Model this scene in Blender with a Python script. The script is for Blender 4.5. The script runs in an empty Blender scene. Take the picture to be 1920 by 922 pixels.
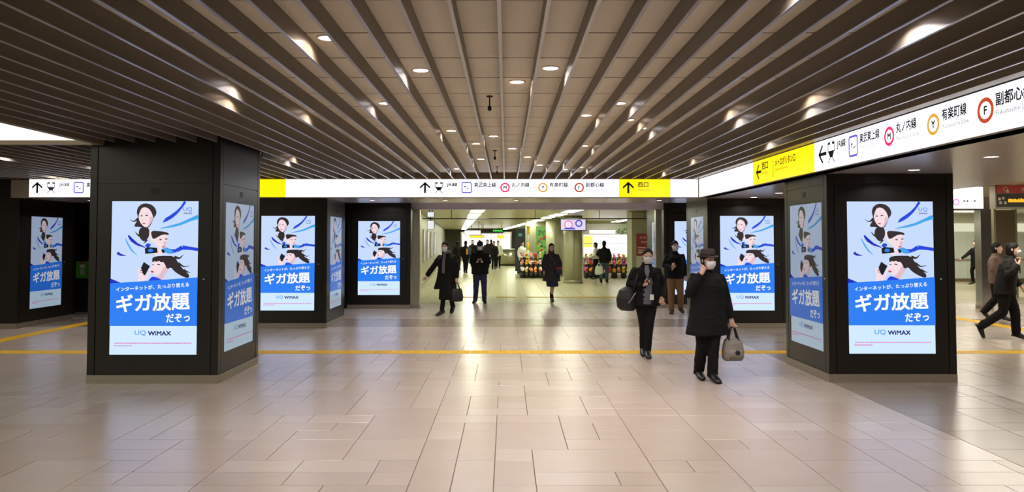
import bpy, bmesh, math, random
from mathutils import Vector, Matrix, noise
rnd = random.Random(7)
SC = bpy.context.scene
COL = SC.collection
PI = math.pi

# ---------------------------------------------------------------- camera
F, CX, PY, TP, CH = 1400.0, 949.0, 399.0, 50 / 1400.0, 1.73
PITCH = math.atan(TP)
cam_d = bpy.data.cameras.new('camera')
cam_d.sensor_width = 36
cam_d.lens = F / 1920 * 36
cam_d.shift_x = (960 - CX) / 1920
cam_d.shift_y = -(461 - PY) / 1920
cam_d.clip_end = 300
cam = bpy.data.objects.new('camera', cam_d)
COL.objects.link(cam)
cam.location = (0, 0, CH)
cam.rotation_euler = (PI / 2 + PITCH, 0, 0)
SC.camera = cam


def ray(x, y):
    a, c = (x - CX) / F, -(y - PY) / F
    return Vector((a, math.cos(PITCH) - c * math.sin(PITCH), math.sin(PITCH) + c * math.cos(PITCH)))


def floor_pt(x, y):
    d = ray(x, y)
    t = -CH / d.z
    return Vector((d.x * t, d.y * t, 0))


def at_depth(x, y, Y):
    d = ray(x, y)
    t = Y / d.y
    return Vector((d.x * t, Y, CH + d.z * t))


# ---------------------------------------------------------------- world, exposure
w = bpy.data.worlds.new('world')
SC.world = w
w.use_nodes = True
w.node_tree.nodes['Background'].inputs[0].default_value = (0.75, 0.8, 1.0, 1)
w.node_tree.nodes['Background'].inputs[1].default_value = 0.02
vs = SC.view_settings
vs.view_transform = 'Standard'
vs.look = 'None'
vs.gamma = 1
vs.use_curve_mapping = False
vs.exposure = 0.12
SC.cycles.use_denoising = True
SC.cycles.max_bounces = 8
SC.cycles.sample_clamp_indirect = 4.0
DOWNLIGHT_W = 8.0


# ---------------------------------------------------------------- materials
def lin(c):
    r = []
    for v in c[:3]:
        v = v / 255.0
        r.append(v / 12.92 if v <= .04045 else ((v + .055) / 1.055) ** 2.4)
    return (r[0], r[1], r[2], 1)


MATS = {}


def M(name, col, rough=.5, metal=0., var=.0, scale=8., bump=0., bscale=60., spec=.5, coat=0.):
    if name in MATS:
        return MATS[name]
    m = bpy.data.materials.new(name)
    m.use_nodes = True
    nt = m.node_tree
    b = nt.nodes['Principled BSDF']
    b.inputs['Base Color'].default_value = lin(col)
    b.inputs['Roughness'].default_value = rough
    b.inputs['Metallic'].default_value = metal
    b.inputs['Specular IOR Level'].default_value = spec
    b.inputs['Coat Weight'].default_value = coat
    tc = nt.nodes.new('ShaderNodeTexCoord')
    if var:
        n = nt.nodes.new('ShaderNodeTexNoise')
        n.inputs['Scale'].default_value = scale
        n.inputs['Detail'].default_value = 5
        nt.links.new(tc.outputs['Object'], n.inputs['Vector'])
        mx = nt.nodes.new('ShaderNodeMix')
        mx.data_type = 'RGBA'
        l = lin(col)
        mx.inputs[6].default_value = (l[0] * (1 - var), l[1] * (1 - var), l[2] * (1 - var), 1)
        mx.inputs[7].default_value = (min(1, l[0] * (1 + var)), min(1, l[1] * (1 + var)), min(1, l[2] * (1 + var)), 1)
        nt.links.new(n.outputs['Fac'], mx.inputs[0])
        nt.links.new(mx.outputs[2], b.inputs['Base Color'])
    if bump:
        n2 = nt.nodes.new('ShaderNodeTexNoise')
        n2.inputs['Scale'].default_value = bscale
        n2.inputs['Detail'].default_value = 4
        nt.links.new(tc.outputs['Object'], n2.inputs['Vector'])
        bp = nt.nodes.new('ShaderNodeBump')
        bp.inputs['Strength'].default_value = bump
        bp.inputs['Distance'].default_value = .02
        nt.links.new(n2.outputs['Fac'], bp.inputs['Height'])
        nt.links.new(bp.outputs['Normal'], b.inputs['Normal'])
    MATS[name] = m
    return m


def E(name, col, strength=1.0):
    if name in MATS:
        return MATS[name]
    m = bpy.data.materials.new(name)
    m.use_nodes = True
    b = m.node_tree.nodes['Principled BSDF']
    b.inputs['Base Color'].default_value = (.02, .02, .02, 1)
    b.inputs['Roughness'].default_value = .25
    b.inputs['Specular IOR Level'].default_value = .3
    b.inputs['Emission Color'].default_value = lin(col)
    b.inputs['Emission Strength'].default_value = strength
    MATS[name] = m
    return m


# ---------------------------------------------------------------- mesh helpers
class MB:
    def __init__(s):
        s.v, s.f, s.m, s.sm = [], [], [], []

    def add(s, vs_, fs, mi=0, smooth=False):
        o = len(s.v)
        s.v += [tuple(p) for p in vs_]
        for f in fs:
            s.f.append(tuple(i + o for i in f))
            s.m.append(mi)
            s.sm.append(smooth)
        return s

    def box(s, x0, x1, y0, y1, z0, z1, mi=0):
        V = [(x0, y0, z0), (x1, y0, z0), (x1, y1, z0), (x0, y1, z0), (x0, y0, z1), (x1, y0, z1), (x1, y1, z1), (x0, y1, z1)]
        return s.add(V, [(0, 3, 2, 1), (4, 5, 6, 7), (0, 1, 5, 4), (1, 2, 6, 5), (2, 3, 7, 6), (3, 0, 4, 7)], mi)

    def prism(s, poly, y0, y1, mi=0):
        """polygon in x,z extruded along y"""
        n = len(poly)
        V = [(p[0], y0, p[1]) for p in poly] + [(p[0], y1, p[1]) for p in poly]
        return s.add(V, [tuple(range(n)), tuple(range(2 * n - 1, n - 1, -1))] + [(i, i + n, (i + 1) % n + n, (i + 1) % n) for i in range(n)], mi)

    def flat(s, poly, y, mi=0):
        """flat print facing -y, polygon in x,z"""
        a = sum(poly[i][0] * poly[(i + 1) % len(poly)][1] - poly[(i + 1) % len(poly)][0] * poly[i][1] for i in range(len(poly)))
        if a < 0:
            poly = poly[::-1]
        return s.add([(p[0], y, p[1]) for p in poly], [tuple(range(len(poly)))], mi)

    def lathe(s, prof, n=20, c=(0, 0, 0), mi=0, sx=1, sy=1):
        V, Fc = [], []
        for r, z in prof:
            for i in range(n):
                a = 2 * PI * i / n
                V.append((c[0] + r * sx * math.cos(a), c[1] + r * sy * math.sin(a), c[2] + z))
        k = len(prof)
        for j in range(k - 1):
            for i in range(n):
                Fc.append((j * n + i, j * n + (i + 1) % n, (j + 1) * n + (i + 1) % n, (j + 1) * n + i))
        Fc.append(tuple(range(n - 1, -1, -1)))
        Fc.append(tuple(range((k - 1) * n, k * n)))
        return s.add(V, Fc, mi, True)

    def rings(s, rg, n=16, mi=0):
        """rg: (cx,cy,cz,rx,ry[,p]) horizontal super-ellipses, bottom to top"""
        V, Fc = [], []
        for r in rg:
            p = r[5] if len(r) > 5 else 2.0
            for i in range(n):
                a = 2 * PI * i / n
                ca, sa = math.cos(a), math.sin(a)
                V.append((r[0] + r[3] * math.copysign(abs(ca) ** (2 / p), ca), r[1] + r[4] * math.copysign(abs(sa) ** (2 / p), sa), r[2]))
        for j in range(len(rg) - 1):
            for i in range(n):
                Fc.append((j * n + i, j * n + (i + 1) % n, (j + 1) * n + (i + 1) % n, (j + 1) * n + i))
        Fc.append(tuple(range(n - 1, -1, -1)))
        Fc.append(tuple(range((len(rg) - 1) * n, len(rg) * n)))
        return s.add(V, Fc, mi, True)

    def tube(s, pts, rads, n=10, mi=0, cap=True):
        pts = [Vector(p) for p in pts]
        rads = list(rads) if isinstance(rads, (list, tuple)) else [rads] * len(pts)
        if cap:   # rounded ends
            d0 = (pts[0] - pts[1]).normalized()
            d1 = (pts[-1] - pts[-2]).normalized()
            mn = lambda r: min(r) if isinstance(r, tuple) else r
            sc = lambda r, k: (r[0] * k, r[1] * k) if isinstance(r, tuple) else r * k
            r0, r1 = mn(rads[0]), mn(rads[-1])
            pts = [pts[0] + d0 * r0 * .8, pts[0] + d0 * r0 * .45] + pts + [pts[-1] + d1 * r1 * .45, pts[-1] + d1 * r1 * .8]
            rads = [sc(rads[0], .4), sc(rads[0], .85)] + rads + [sc(rads[-1], .85), sc(rads[-1], .4)]
        V, Fc = [], []
        up = None
        for j, p in enumerate(pts):
            t = (pts[min(j + 1, len(pts) - 1)] - pts[max(j - 1, 0)]).normalized()
            if up is None:
                up = Vector((0, 0, 1)) if abs(t.z) < .8 else Vector((0, 1, 0))
            u = (up - t * up.dot(t)).normalized()
            up = u
            b = t.cross(u)
            r = rads[j]
            ra, rb = r if isinstance(r, tuple) else (r, r)
            for i in range(n):
                a = 2 * PI * i / n
                V.append(p + u * (ra * math.cos(a)) + b * (rb * math.sin(a)))
        k = len(pts)
        for j in range(k - 1):
            for i in range(n):
                Fc.append((j * n + i, j * n + (i + 1) % n, (j + 1) * n + (i + 1) % n, (j + 1) * n + i))
        Fc.append(tuple(range(n - 1, -1, -1)))
        Fc.append(tuple(range((k - 1) * n, k * n)))
        return s.add(V, Fc, mi, True)

    def ball(s, c, r, n=8, m=6, mi=0):
        rx, ry, rz = r if isinstance(r, tuple) else (r, r, r)
        rg = []
        for j in range(m + 1):
            a = -PI / 2 + PI * j / m
            k = max(math.cos(a), .02)
            rg.append((c[0], c[1], c[2] + rz * math.sin(a), rx * k, ry * k))
        return s.rings(rg, n, mi)

    def mesh(s, name):
        me = bpy.data.meshes.new(name)
        me.from_pydata(s.v, [], s.f)
        me.polygons.foreach_set('material_index', s.m)
        me.polygons.foreach_set('use_smooth', s.sm)
        me.update()
        return me

    def build(s, name, mats, parent=None, loc=None, rotz=None):
        return link(name, s.mesh(name), mats, parent, loc, rotz)


def link(name, me, mats=None, parent=None, loc=None, rotz=None):
    if mats is not None:
        for m in (mats if isinstance(mats, (list, tuple)) else [mats]):
            me.materials.append(m)
    o = bpy.data.objects.new(name, me)
    COL.objects.link(o)
    if parent:
        o.parent = parent
    if loc is not None:
        o.location = loc
    if rotz is not None:
        o.rotation_euler = (0, 0, rotz)
    return o


def tag(o, label, cat, group=None):
    o['label'] = label
    o['category'] = cat
    if group:
        o['group'] = group
    return o


def thing(name, label, cat, loc=(0, 0, 0), rotz=0, group=None):
    o = bpy.data.objects.new(name, None)
    COL.objects.link(o)
    o.empty_display_size = .1
    o.location = loc
    o.rotation_euler = (0, 0, rotz)
    return tag(o, label, cat, group)


def struct(o):
    o['kind'] = 'structure'
    return o


def copy_tree(o, parent=None):
    c = o.copy()
    COL.objects.link(c)
    c.parent = parent
    for ch in o.children:
        copy_tree(ch, c)
    return c


# text -> flat polygons (x right, z up, facing -y), cached
TXT = {}
TMP = bpy.data.scenes.new('workshop')     # small scratch scene: evaluates one object quickly


def evaluated_mesh(o):
    TMP.collection.objects.link(o)
    vl = TMP.view_layers[0]
    vl.update()
    me = bpy.data.meshes.new_from_object(o.evaluated_get(vl.depsgraph))
    TMP.collection.objects.unlink(o)
    return me



def text_geo(s, bold=0.0):
    k = (s, bold)
    if k in TXT:
        return TXT[k]
    cu = bpy.data.curves.new('t', 'FONT')
    cu.body = s
    cu.size = 1
    cu.offset = bold
    cu.resolution_u = 2
    cu.fill_mode = 'FRONT'
    o = bpy.data.objects.new('t', cu)
    me = evaluated_mesh(o)
    V = [(v.co.x, v.co.y) for v in me.vertices]
    Fc = [tuple(p.vertices) for p in me.polygons]
    bpy.data.objects.remove(o)
    bpy.data.curves.remove(cu)
    bpy.data.meshes.remove(me)
    TXT[k] = (V, Fc)
    return TXT[k]


def put_text(mb, s, x0, z0, wid=None, hgt=None, y=0, mi=0, bold=0., rot=0., center=False):
    """fit the text's own box to width wid and/or height hgt, lower left at x0,z0"""
    V, Fc = text_geo(s, 0.0)
    if not V:
        return
    ax, bx = min(v[0] for v in V), max(v[0] for v in V)
    az, bz = min(v[1] for v in V), max(v[1] for v in V)
    sx = wid / (bx - ax) if wid else None
    sz = hgt / (bz - az) if hgt else sx
    sx = sx or sz
    if center:
        x0 -= (bx - ax) * sx / 2
    c, sn = math.cos(rot), math.sin(rot)
    # heavier strokes: a few copies shifted by a hair
    shifts = [(0, 0)] if bold <= 0 else ([(-1, 0), (1, 0)] if bold < .01 else [(-1, -1), (1, -1), (-1, 1), (1, 1), (0, 0)])
    for n, (ox, oz) in enumerate(shifts):
        P = []
        for vx, vz in V:
            px, pz = (vx - ax + ox * bold) * sx, (vz - az + oz * bold) * sz
            P.append((x0 + px * c - pz * sn, y - .00005 * n, z0 + px * sn + pz * c))
        mb.add(P, Fc, mi)


# ---------------------------------------------------------------- palette
m_tile = [M('floor_tile_%d' % i, c, .27, 0, .05, 3.0, .02, 25, .9) for i, c in enumerate([(181, 167, 155), (178, 163, 151), (184, 171, 160), (176, 162, 151)])]
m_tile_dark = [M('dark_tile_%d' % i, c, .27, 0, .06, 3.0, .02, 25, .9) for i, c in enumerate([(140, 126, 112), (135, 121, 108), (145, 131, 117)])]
m_tile_far = M('far_tile', (190, 183, 150), .28, 0, .05, 2.0)
m_grout = M('grout', (92, 80, 76), .8)
m_panel = M('ceiling_panel_paint', (218, 208, 186), .55, 0, .03, 2)
m_seam = M('ceiling_void', (24, 20, 16), .9)
m_slat = M('slat_brown_metal', (106, 95, 83), .36, .3, .04, 3)
m_slat_edge = M('slat_edge_highlight', (168, 164, 170), .3, .6)  # paler slat undersides: reflected sign light put into the colour
m_trim = M('brown_trim', (120, 104, 84), .4, .2)
m_black = M('pillar_dark_metal', (36, 32, 28), .33, .25, .05, 2)
m_seamline = M('seam_black', (12, 11, 10), .6)
m_kick = M('kick_steel', (158, 149, 133), .4, .5, .06, 6)
m_steel = M('stainless', (175, 172, 150), .3, .85, .06, 5)
m_bezel = M('bezel', (10, 10, 12), .25)
m_yellow = M('tactile_yellow', (228, 182, 18), .5, 0, .07, 5)
m_soffit = M('soffit_metal', (188, 176, 163), .25, .4, .04, 2)
m_white = M('white_paint', (225, 222, 210), .5)
m_ink = M('sign_ink', (16, 12, 40), .6)
m_ink_soft = M('sign_ink_pale', (120, 122, 150), .6)
m_ink_brown = M('sign_ink_brown', (70, 50, 10), .6)
m_ink_gold = M('sign_ink_gold', (200, 140, 10), .6)
m_wallpale = M('pale_wall', (205, 205, 185), .45, 0, .03, 2)
m_green_grey = M('greenish_steel_panel', (170, 168, 138), .35, .4, .05, 2)
m_dark = M('near_black', (14, 13, 13), .6)
e_sign = E('sign_white_light', (246, 247, 255), 1.5)
e_yellow = E('sign_yellow_light', (255, 222, 0), 1.2)
e_tube = E('fluorescent_light', (248, 252, 222), 16.0)
e_tube_side = E('side_hall_light', (255, 248, 232), 45.0)
e_white_dl = E('downlight_white_lens', (255, 248, 255), 6)
e_warm_dl = E('downlight_warm_lens', (255, 225, 205), 6)

# ================================================================ STRUCTURE: floor
floor = struct(MB().box(-18, 24, -5, 78, -.2, -.005).build('floor', m_grout))


def to_px(x, y, z):
    dz = z - CH
    d = y * math.cos(PITCH) + dz * math.sin(PITCH)
    if d < .3:
        return None
    return (CX + F * x / d, PY - F * (dz * math.cos(PITCH) - y * math.sin(PITCH)) / d)


def px_area(x0, x1, y0, y1, z):
    P = [to_px(a, b, z) for a, b in ((x0, y0), (x1, y0), (x1, y1), (x0, y1))]
    if any(p is None for p in P):
        return 0
    cx, cy = sum(p[0] for p in P) / 4, sum(p[1] for p in P) / 4
    if cx < -25 or cx > 1945 or cy < -20 or cy > 945:
        return 0
    return abs(sum(P[i][0] * P[(i + 1) % 4][1] - P[(i + 1) % 4][0] * P[i][1] for i in range(4))) / 2


def pack(x0, x1, y0, y1, ox, oy, mod, sizes, mats_n, base):
    """cover a rectangle with a modular pattern of tiles; returns x0,x1,y0,y1,material"""
    i0, i1 = math.floor((x0 - ox) / mod), math.ceil((x1 - ox) / mod)
    j0, j1 = math.floor((y0 - oy) / mod), math.ceil((y1 - oy) / mod)
    used, out = set(), []
    for j in range(j0, j1):
        for i in range(i0, i1):
            if (i, j) in used:
                continue
            for sx, sy in [rnd.choice(sizes)] + [(1, 1)]:
                cells = [(i + a, j + b) for a in range(sx) for b in range(sy)]
                if any(c in used for c in cells):
                    continue
                if (sx, sy) != (1, 1) and (i + sx > i1 or j + sy > j1):
                    continue
                used.update(cells)
                a, b = max(x0, ox + i * mod), min(x1, ox + (i + sx) * mod)
                c, d = max(y0, oy + j * mod), min(y1, oy + (j + sy) * mod)
                if b - a > .03 and d - c > .03:
                    out.append((a, b, c, d, base + rnd.randrange(mats_n)))
                break
    return out


SZ = [(2, 1), (2, 2), (2, 2), (1, 2), (2, 1), (1, 1), (3, 2), (2, 3), (1, 3), (3, 1)]
tiles = []
tiles += pack(-17, 3.94, 2.5, 14.9, .2115, 7.13, .3, SZ, 4, 0)
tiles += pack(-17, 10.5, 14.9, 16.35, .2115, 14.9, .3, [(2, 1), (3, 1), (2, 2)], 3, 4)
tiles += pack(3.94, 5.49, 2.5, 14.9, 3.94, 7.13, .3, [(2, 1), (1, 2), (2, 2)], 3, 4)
tiles += pack(5.49, 20, 2.5, 14.9, 5.49, 7.13, .3, SZ, 4, 0)
tiles += pack(-17, 20, 16.35, 20.4, .2115, 16.35, .3, SZ, 4, 0)
tiles += pack(10.5, 20, 14.9, 16.35, .2115, 14.9, .3, SZ, 4, 0)
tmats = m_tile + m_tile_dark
tiles.sort(key=lambda t: -px_area(t[0], t[1], t[2], t[3], 0))
G = .0028
shared = {}
rest = MB()
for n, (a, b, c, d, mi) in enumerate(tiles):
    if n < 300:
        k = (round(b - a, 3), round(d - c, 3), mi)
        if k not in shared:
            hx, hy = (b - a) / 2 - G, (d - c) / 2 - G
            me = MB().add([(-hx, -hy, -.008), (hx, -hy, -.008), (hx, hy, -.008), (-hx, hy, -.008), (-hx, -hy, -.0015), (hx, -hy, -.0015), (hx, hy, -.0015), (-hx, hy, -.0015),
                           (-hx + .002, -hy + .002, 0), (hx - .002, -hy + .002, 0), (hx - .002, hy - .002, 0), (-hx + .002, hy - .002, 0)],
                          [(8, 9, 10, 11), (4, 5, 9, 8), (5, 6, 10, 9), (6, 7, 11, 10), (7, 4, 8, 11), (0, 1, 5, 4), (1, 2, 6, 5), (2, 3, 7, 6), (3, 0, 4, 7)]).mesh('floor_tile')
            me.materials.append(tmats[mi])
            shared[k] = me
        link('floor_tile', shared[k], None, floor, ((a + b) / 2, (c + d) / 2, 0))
    else:
        V = [(a + G, c + G, -.006), (b - G, c + G, -.006), (b - G, d - G, -.006), (a + G, d - G, -.006), (a + G, c + G, 0), (b - G, c + G, 0), (b - G, d - G, 0), (a + G, d - G, 0)]
        rest.add(V, [(4, 5, 6, 7), (0, 1, 5, 4), (1, 2, 6, 5), (2, 3, 7, 6), (3, 0, 4, 7)], mi)
o = rest.build('floor_tile_field', tmats, floor)
o['kind'] = 'stuff'

# far hall: square pale tiles, direction turned a little to the left
HD = math.radians(3.6)
far = MB()
for t in pack(-14, 20, 20.42, 77, 0, 20.42, .6, [(1, 1)], 1, 0):
    a, b, c, d, _ = t
    far.add([(a + .004, c + .004, -.002), (b - .004, c + .004, -.002), (b - .004, d - .004, -.002), (a + .004, d - .004, -.002)], [(0, 1, 2, 3)])
o = far.build('floor_tile_far_hall', m_tile_far, floor)
o['kind'] = 'stuff'
MB().box(-14, 20, 20.36, 20.44, -.004, .001).build('floor_threshold_strip', m_kick, floor)


# yellow tactile paving
def tactile(x, y, along):
    k = 'tact%d' % along
    if k not in shared:
        b = MB().box(-.148, .148, -.148, .148, 0, .003)
        for i in range(4):
            q = -.105 + .07 * i
            if along:
                b.box(q - .014, q + .014, -.14, .14, .003, .007)
            else:
                b.box(-.14, .14, q - .014, q + .014, .003, .007)
        me = b.mesh('tactile_tile')
        me.materials.append(m_yellow)
        shared[k] = me
    link('tactile_tile', shared[k], None, floor, (x, y, .0))


YT = 11.56
x = -13.0
while x < 13.2:
    tactile(x, YT, 0)
    x += .3
for xc in (-8.68, 9.95):
    y = YT + .3
    while y < 19.8:
        tactile(xc, y, 1)
        y += .3
q = floor_pt(790, 557).y
x = -1.95
while x < 4.6:
    if rnd.random() < .8:
        tactile(x, q, 0)
    x += .3

# ================================================================ STRUCTURE: slatted ceiling
ZB, ZP = 2.90, 3.02          # underside of the slats, underside of the panels
YS = 14.37                   # face of the cross sign
XS = 3.72                    # face of the long sign on the right
ceiling = struct(MB().box(-18, XS + .05, -5, YS + .1, ZP + .03, ZP + .2).build('ceiling', m_seam))
PX1 = (-5.05, -3.47)
S0, SP = -.035, .246
slat_me = {}


def slat(xc, y0, y1):
    L = round(y1 - y0, 3)
    if L not in slat_me:
        b = MB().box(-.009, .009, 0, L, ZB + .004, ZP + .01)
        b.box(-.0105, .0105, 0, L, ZB, ZB + .005, 1)
        me = b.mesh('ceiling_slat')
        me.materials.append(m_slat)
        me.materials.append(m_slat_edge)
        slat_me[L] = me
    link('ceiling_slat', slat_me[L], None, ceiling, (xc, y0, 0))


panels = []
pl = .645
for k in range(-55, 15):
    xc = S0 + SP * k
    if PX1[0] - .05 < xc < PX1[1] + .05:
        slat(xc, -4, 8.93)
        slat(xc, 10.6, YS - .02)
    elif xc < -4.9:
        slat(xc, 9.05, YS - .02)
    else:
        slat(xc, -4, YS - .02)
    y = 4.62 - 13 * pl
    while y < YS:
        a, b = max(y, -4), min(y + pl, YS)
        if not (xc + SP / 2 < -4.9 and b < 9.1) and b - a > .05:
            if not (xc > -5.1 and xc < -3.4 and b > 9.0 and a < 10.5):
                panels.append((xc, xc + SP, a, b))
        y += pl
panels.sort(key=lambda t: -px_area(t[0], t[1], t[2], t[3], ZP) * (1 if abs(t[0]) < 2.6 else .2))
prest = MB()
for n, (a, b, c, d) in enumerate(panels):
    if n < 300:
        k = ('p', round(d - c, 3))
        if k not in shared:
            hy = (d - c) / 2 - .011
            me = MB().box(-SP / 2 + .002, SP / 2 - .002, -hy, hy, 0, .02).mesh('ceiling_panel')
            me.materials.append(m_panel)
            shared[k] = me
        link('ceiling_panel', shared[k], None, ceiling, ((a + b) / 2, (c + d) / 2, ZP))
    else:
        prest.box(a + .002, b - .002, c + .011, d - .011, ZP, ZP + .02)
o = prest.build('ceiling_panel_field', m_panel, ceiling)
o['kind'] = 'stuff'
# end strip above the sign, edge trim by the long sign and the luminous recess
trim1 = struct(MB().box(-18, XS, YS - .02, YS + .06, ZB - .0, ZP + .03).build('trim_1', m_trim))
trim2 = struct(MB().box(XS - .13, XS - .02, -5, YS - .02, ZB + .0, ZP + .03).build('trim_2', m_trim))
trim3 = struct(MB().box(-4.94, -4.86, -5, 8.94, ZB - .03, ZP + .03).box(-18, -4.86, 8.94, 9.0, ZB - .03, ZP + .03).build('trim_3', m_trim))

lum = thing('luminous_ceiling_panel', 'large backlit cream ceiling panel at the far left above the hall', 'light panel', (-9, 2, ZB + .02))
e_lum = E('luminous_cream', (252, 248, 232), 1.15)
for i in range(5):
    x1 = 4.04 - i * 1.8
    MB().box(x1 - 1.78, x1, -6, 6.92, 0, .03).build('diffuser', e_lum, lum)

# ================================================================ STRUCTURE: soffits, walls, far ceilings
ZS = 2.537
soffit = struct(MB().box(XS + .03, 7.2, -5, 16.4, ZS, ZS + .35).box(-9.6, XS + .03, YS + .08, 16.4, ZS + .001, ZS + .35).build('ceiling_soffit', m_soffit))
ceil_r = struct(MB().box(7.2, 24, -5, 31.4, 2.80, 2.95).build('ceiling_right', M('right_ceiling', (196, 186, 160), .3, .2)))
ceil_m = struct(MB().box(-18, 7.2, 16.4, 19.3, 2.80, 2.95).build('ceiling_middle', m_soffit))
beam = struct(MB().box(-2.42, 4.06, 19.0, 19.4, 2.50, 2.86).build('trim_beam', M('lavender_beam', (226, 220, 236), .5)))
ceil_f = struct(MB().box(-18, 7.2, 19.4, 78, 2.66, 2.79).build('ceiling_far_hall', M('far_ceiling_panels', (190, 186, 150), .3, .25, .03, 2)))
wall_back = struct(MB().box(-18, 24, -5.2, -5, 0, 3.4).build('wall_back', m_wallpale))
wall_left = struct(MB().box(-18.2, -18, -5, 78, 0, 3.4).build('wall_left', m_wallpale))
wall_right = struct(MB().box(24, 24.2, -5, 78, 0, 3.4).build('wall_right', m_wallpale))
wall_far = struct(MB().box(-18, 24, 77, 77.2, 0, 3.4).build('wall_far', m_wallpale))

# ================================================================ POSTER
PW, PH = 1.05, 1.85


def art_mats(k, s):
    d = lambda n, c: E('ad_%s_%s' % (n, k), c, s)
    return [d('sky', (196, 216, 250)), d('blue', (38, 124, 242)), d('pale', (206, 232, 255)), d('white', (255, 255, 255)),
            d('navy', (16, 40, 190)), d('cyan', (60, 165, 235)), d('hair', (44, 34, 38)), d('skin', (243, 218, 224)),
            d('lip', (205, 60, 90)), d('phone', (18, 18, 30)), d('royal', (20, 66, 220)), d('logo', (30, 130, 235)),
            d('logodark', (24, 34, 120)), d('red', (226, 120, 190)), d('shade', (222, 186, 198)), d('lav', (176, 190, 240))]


def zz(px, py):
    """advert coordinates measured on the big left poster -> metres"""
    u = (px - (60 - 12 * (py - 48) / 832)) / 467
    return ((u - .5) * PW, (880 - py) / 832 * PH)


def smooth_poly(P, it=2):
    for _ in range(it):
        Q = []
        for i in range(len(P)):
            a, b = P[i], P[(i + 1) % len(P)]
            Q.append((a[0] * .75 + b[0] * .25, a[1] * .75 + b[1] * .25))
            Q.append((a[0] * .25 + b[0] * .75, a[1] * .25 + b[1] * .75))
        P = Q
    return P


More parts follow.
